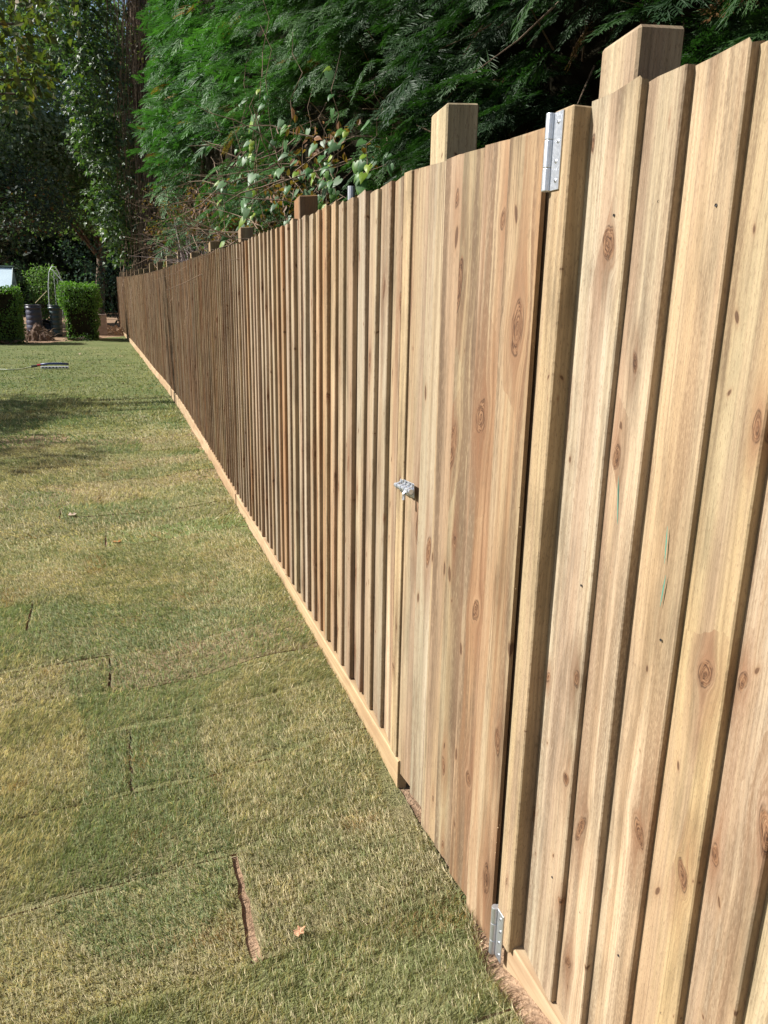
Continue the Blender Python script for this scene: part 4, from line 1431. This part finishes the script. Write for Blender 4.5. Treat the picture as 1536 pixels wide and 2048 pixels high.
barrel('dark grey-purple plastic barrel beside the left clipped hedge', -2.19, 24.9, .25, .20, .23, .88, (.05, .052, .078), 1)
barrel('dark green plastic barrel tapering downward beside the cube bush', -1.60, 24.9, .25, .185, .14, .88, (.035, .06, .065), 2)
t = thing('black_bucket', 'small black bucket lying on its side between the two barrels', 'bucket', (-1.92, 25.3, .42))
b = MB(); b.lathe([(0, 0), (.13, 0), (.17, .3), (.185, .3), (.185, .33), (.16, .33), (.12, .02), (0, .02)], 20)
me = b.mesh('bucket_body', plain('black_plastic', (.03, .03, .035), .35)); me.transform(Matrix.Rotation(math.radians(78), 4, 'X') @ Matrix.Rotation(.5, 4, 'Z'))
obj('body', me, t, (-1.92, 25.42, .47))
b = MB(); b.tube([(-.17, -.33, 0), (-.2, -.42, .1), (0, -.5, .16), (.2, -.42, .1), (.17, -.33, 0)], .006, 5)
obj('handle', b.mesh('bucket_handle', M_DARKMETAL), t, (-1.92, 25.42, .47))

sl = MB(); sl.box((0, 0, 0), (.30, .07, .62), bev=.01)
tag(obj('stone_slab', sl.mesh('stone_slab', plain('pinkish_slab', (.33, .26, .23), .85, var=.25, scale=8, bump=.3)), loc=(-.52, 25.3, .26)), 'pinkish grey slab standing upright between cube bush and fence end', 'slab')


def heap(name, label, cx, cy, rx, ry, h, seed, mat):
    n = 26
    xs = np.linspace(-1, 1, n)
    X, Y = np.meshgrid(xs, xs)
    R = np.sqrt(X * X + Y * Y)
    Z = np.clip(1 - R ** 1.6, -.2, 1) * h
    Z += (vnoise(X * 5 + seed, Y * 5, seed) - .5) * h * .7 * (R < .95) + (vnoise(X * 13, Y * 13, seed + 1) - .5) * h * .35 * (R < .95)
    V = np.stack([cx + X * rx, cy + Y * ry, zg(cy + Y * ry) - .03 + Z], -1).reshape(-1, 3)
    idx = np.arange(n * n).reshape(n, n)
    F = np.stack([idx[:-1, :-1], idx[:-1, 1:], idx[1:, 1:], idx[1:, :-1]], -1).reshape(-1, 4)
    return tag(obj(name, fast_mesh(name, V, F, mat, smooth=False)), label, 'heap')


M_HEAP = soil_material('heap_soil', (.12, .085, .065), (.22, .15, .12))
heap('soil_heap', 'rough heap of dark soil and roots in front of the barrels', -2.02, 23.6, .42, .38, .36, 3, M_HEAP)
heap('soil_heap', 'low reddish mound of dug earth against the fence end', -.1, 25.9, .55, .7, .24, 5, M_SOIL)
rt = MB(); r = random.Random(3)
for _ in range(70):
    x = -2.02 + r.uniform(-.5, .45); yy_ = 23.4 + r.uniform(-.35, .3); z = float(zg(yy_)) + r.uniform(.02, .28)
    d = Vector((r.uniform(-1, 1), r.uniform(-1, .4), r.uniform(-.3, .5))).normalized() * r.uniform(.1, .28)
    rt.tube([(x, yy_, z), Vector((x, yy_, z)) + d * .5 + Vector((0, 0, .02)), Vector((x, yy_, z)) + d], [.006, .005, .002], 4, cap=False)
tag(obj('root_litter', rt.mesh('root_litter', M_TWIG)), 'dry roots and twigs lying over the soil heap', 'twigs', None, 'stuff')

# low weeds in front of the two clipped hedges
cen = [(-2.75 + r.uniform(-.5, .6), 22.1 + r.uniform(-.1, .2) + .25 * k / 20, .24 + r.uniform(-.05, .05)) for k in range(20)]
leafy_shrub('weed_clump', 'low weeds along the foot of the left clipped hedge', cen, [r.uniform(.07, .14) for _ in cen], 900, .05, [(.03, .06, .025), (.06, .10, .04)], (-2.6, 22.2, .17), cat='weeds')
cen = [(-.95 + r.uniform(-.4, .35), 23.2 + r.uniform(-.1, .15), .27 + r.uniform(-.05, .06)) for k in range(20)]
leafy_shrub('weed_clump', 'low weeds along the foot of the cube bush', cen, [r.uniform(.07, .14) for _ in cen], 900, .05, [(.03, .06, .025), (.06, .10, .04)], (-.95, 23.25, .2), cat='weeds')

# ------------------------------------------------------------------ sprinkler and hose
spz = float(zg(15.6)) + .012
sp_t = thing('lawn_sprinkler', 'blue oscillating sprinkler bar on white feet on the far lawn', 'sprinkler', (-1.1, 15.6, spz))
M_BLUE = plain('navy_plastic', (.02, .035, .12), .4)
M_WHITEP = plain('white_plastic', (.62, .63, .70), .45, var=.08)
b = MB(); b.tube([(-.24, 0, .075), (-.10, 0, .088), (.10, 0, .088), (.24, 0, .080)], .020, 10); obj('spray_bar', b.mesh('spray_bar', M_BLUE, True), sp_t, (-1.1, 15.6, spz))
b = MB(); b.box((-.24, -.05, 0), (.24, -.015, .045), bev=.006); obj('base', b.mesh('sprinkler_base', M_WHITEP), sp_t, (-1.1, 15.6, spz))
b = MB()
for k in range(8):
    b.box((-.215 + k * .058, -.053, .012), (-.190 + k * .058, -.049, .034))
obj('base_slot', b.mesh('base_slot', M_BLUE), sp_t, (-1.1, 15.6, spz))
b = MB(); b.box((-.24, .03, 0), (.24, .06, .03), bev=.006); obj('foot', b.mesh('sprinkler_foot', M_WHITEP), sp_t, (-1.1, 15.6, spz))
b = MB(); b.tube([(-.24, 0, .07), (-.30, 0, .06)], .022, 8); obj('motor', b.mesh('sprinkler_motor', plain('red_plastic', (.35, .03, .05), .4)), sp_t, (-1.1, 15.6, spz))
b = MB()
for k in range(12):
    b.tube([(-.2 + k * .036, 0, .105), (-.2 + k * .036, 0, .114)], .004, 5)
obj('nozzle', b.mesh('nozzle', M_WHITEP), sp_t, (-1.1, 15.6, spz), kind='stuff')
hs = MB()
pts = [(-1.40, 15.6, .05), (-1.52, 15.56, .03), (-1.66, 15.35, .015), (-1.85, 15.30, .015), (-2.02, 15.38, .015), (-2.12, 15.62, .015), (-2.4, 15.72, .015), (-3.2, 15.6, .015), (-4.5, 15.2, .015)]
fine = []
for i in range(len(pts) - 1):
    for k in range(5):
        fine.append(tuple(np.array(pts[i]) * (1 - k / 5) + np.array(pts[i + 1]) * (k / 5)))
fine = [(x, yy_, float(zg(yy_)) + z + .012) for x, yy_, z in fine]
hs.tube(fine, .011, 8)
hose = thing('garden_hose', 'pale hose running left from the sprinkler over the lawn', 'hose', (-2.4, 15.5, spz))
obj('tube', hs.mesh('hose_tube', plain('pale_hose', (.42, .46, .32), .5), True), hose)
b = MB(); b.tube([(-1.40, 15.6, spz + .05), (-1.50, 15.57, spz + .042)], .022, 8); obj('connector', b.mesh('connector', M_DARKMETAL), hose)

# ------------------------------------------------------------------ fallen leaves
def fallen(label, x, y_, size, col, rot, curl=1.0):
    V = [(0, 0, .02), (.12, .35, .10 * curl), (.45, .22, .0), (.62, .48, .12 * curl), (.72, .16, .02), (1.05, 0, .16 * curl), (.72, -.18, .02), (.58, -.45, .14 * curl), (.42, -.2, 0), (.1, -.34, .08 * curl), (.4, 0, .05)]
    F = [(10, 0, 1), (10, 1, 2), (10, 2, 3), (10, 3, 4), (10, 4, 5), (10, 5, 6), (10, 6, 7), (10, 7, 8), (10, 8, 9), (10, 9, 0)]
    me = bpy.data.meshes.new('fallen_leaf')
    me.from_pydata([(a * size, b_ * size, c * size) for a, b_, c in V], [], F)
    me.materials.append(plain('dry_leaf', col, .7, var=.3)); me.update()
    o = obj('fallen_leaf', me, None, (x, y_, float(roll_top(x, y_, 0)) + .012), rot)
    return tag(o, label, 'leaf', 'fallen leaves on the lawn')


fallen('small pinkish dry leaf right of the wide turf slit near the camera', .298, 1.43, .030, (.50, .27, .16), (.1, -.1, .4))
fallen('crumpled pale leaf by the farther turf slit on the left', -.375, 5.27, .055, (.42, .32, .24), (.2, 0, -.3), 1.6)
fallen('orange-brown leaf by the turf slit in the middle of the lawn', -.09, 4.62, .06, (.45, .22, .07), (0, .2, 1.0), 1.4)
DK, PALE, BRN = (.10, .075, .035), (.48, .38, .27), (.27, .18, .09)
for (x, y_, sz, c, lab) in [
        (-.6, 9.6, .07, DK, 'tiny dark curled leaf in the tree shade on the left of the lawn'),
        (.25, 9.4, .06, PALE, 'small pale curled leaf near the fence foot halfway down the lawn'),
        (-.2, 10.8, .07, BRN, 'tiny brown curled leaf at the edge of the tree shade'),
        (.05, 13.0, .065, BRN, 'small brown leaf between the tree shade and the far fence'),
        (-.4, 14.2, .075, DK, 'tiny dark leaf in front of the right end of the sprinkler'),
        (.2, 16.0, .075, PALE, 'pale curled leaf between the sprinkler and the fence'),
        (-.55, 17.0, .07, DK, 'tiny dark leaf just behind the right end of the sprinkler'),
        (.1, 18.2, .08, PALE, 'pale dry leaf beyond the sprinkler beside the far fence foot'),
        (-.8, 18.8, .08, PALE, 'pale dry leaf on the lawn in front of the cube bush')]:
    fallen(lab, x, y_, sz, c, (random.uniform(-.3, .3), random.uniform(-.3, .3), random.uniform(0, 6)), 1.6)
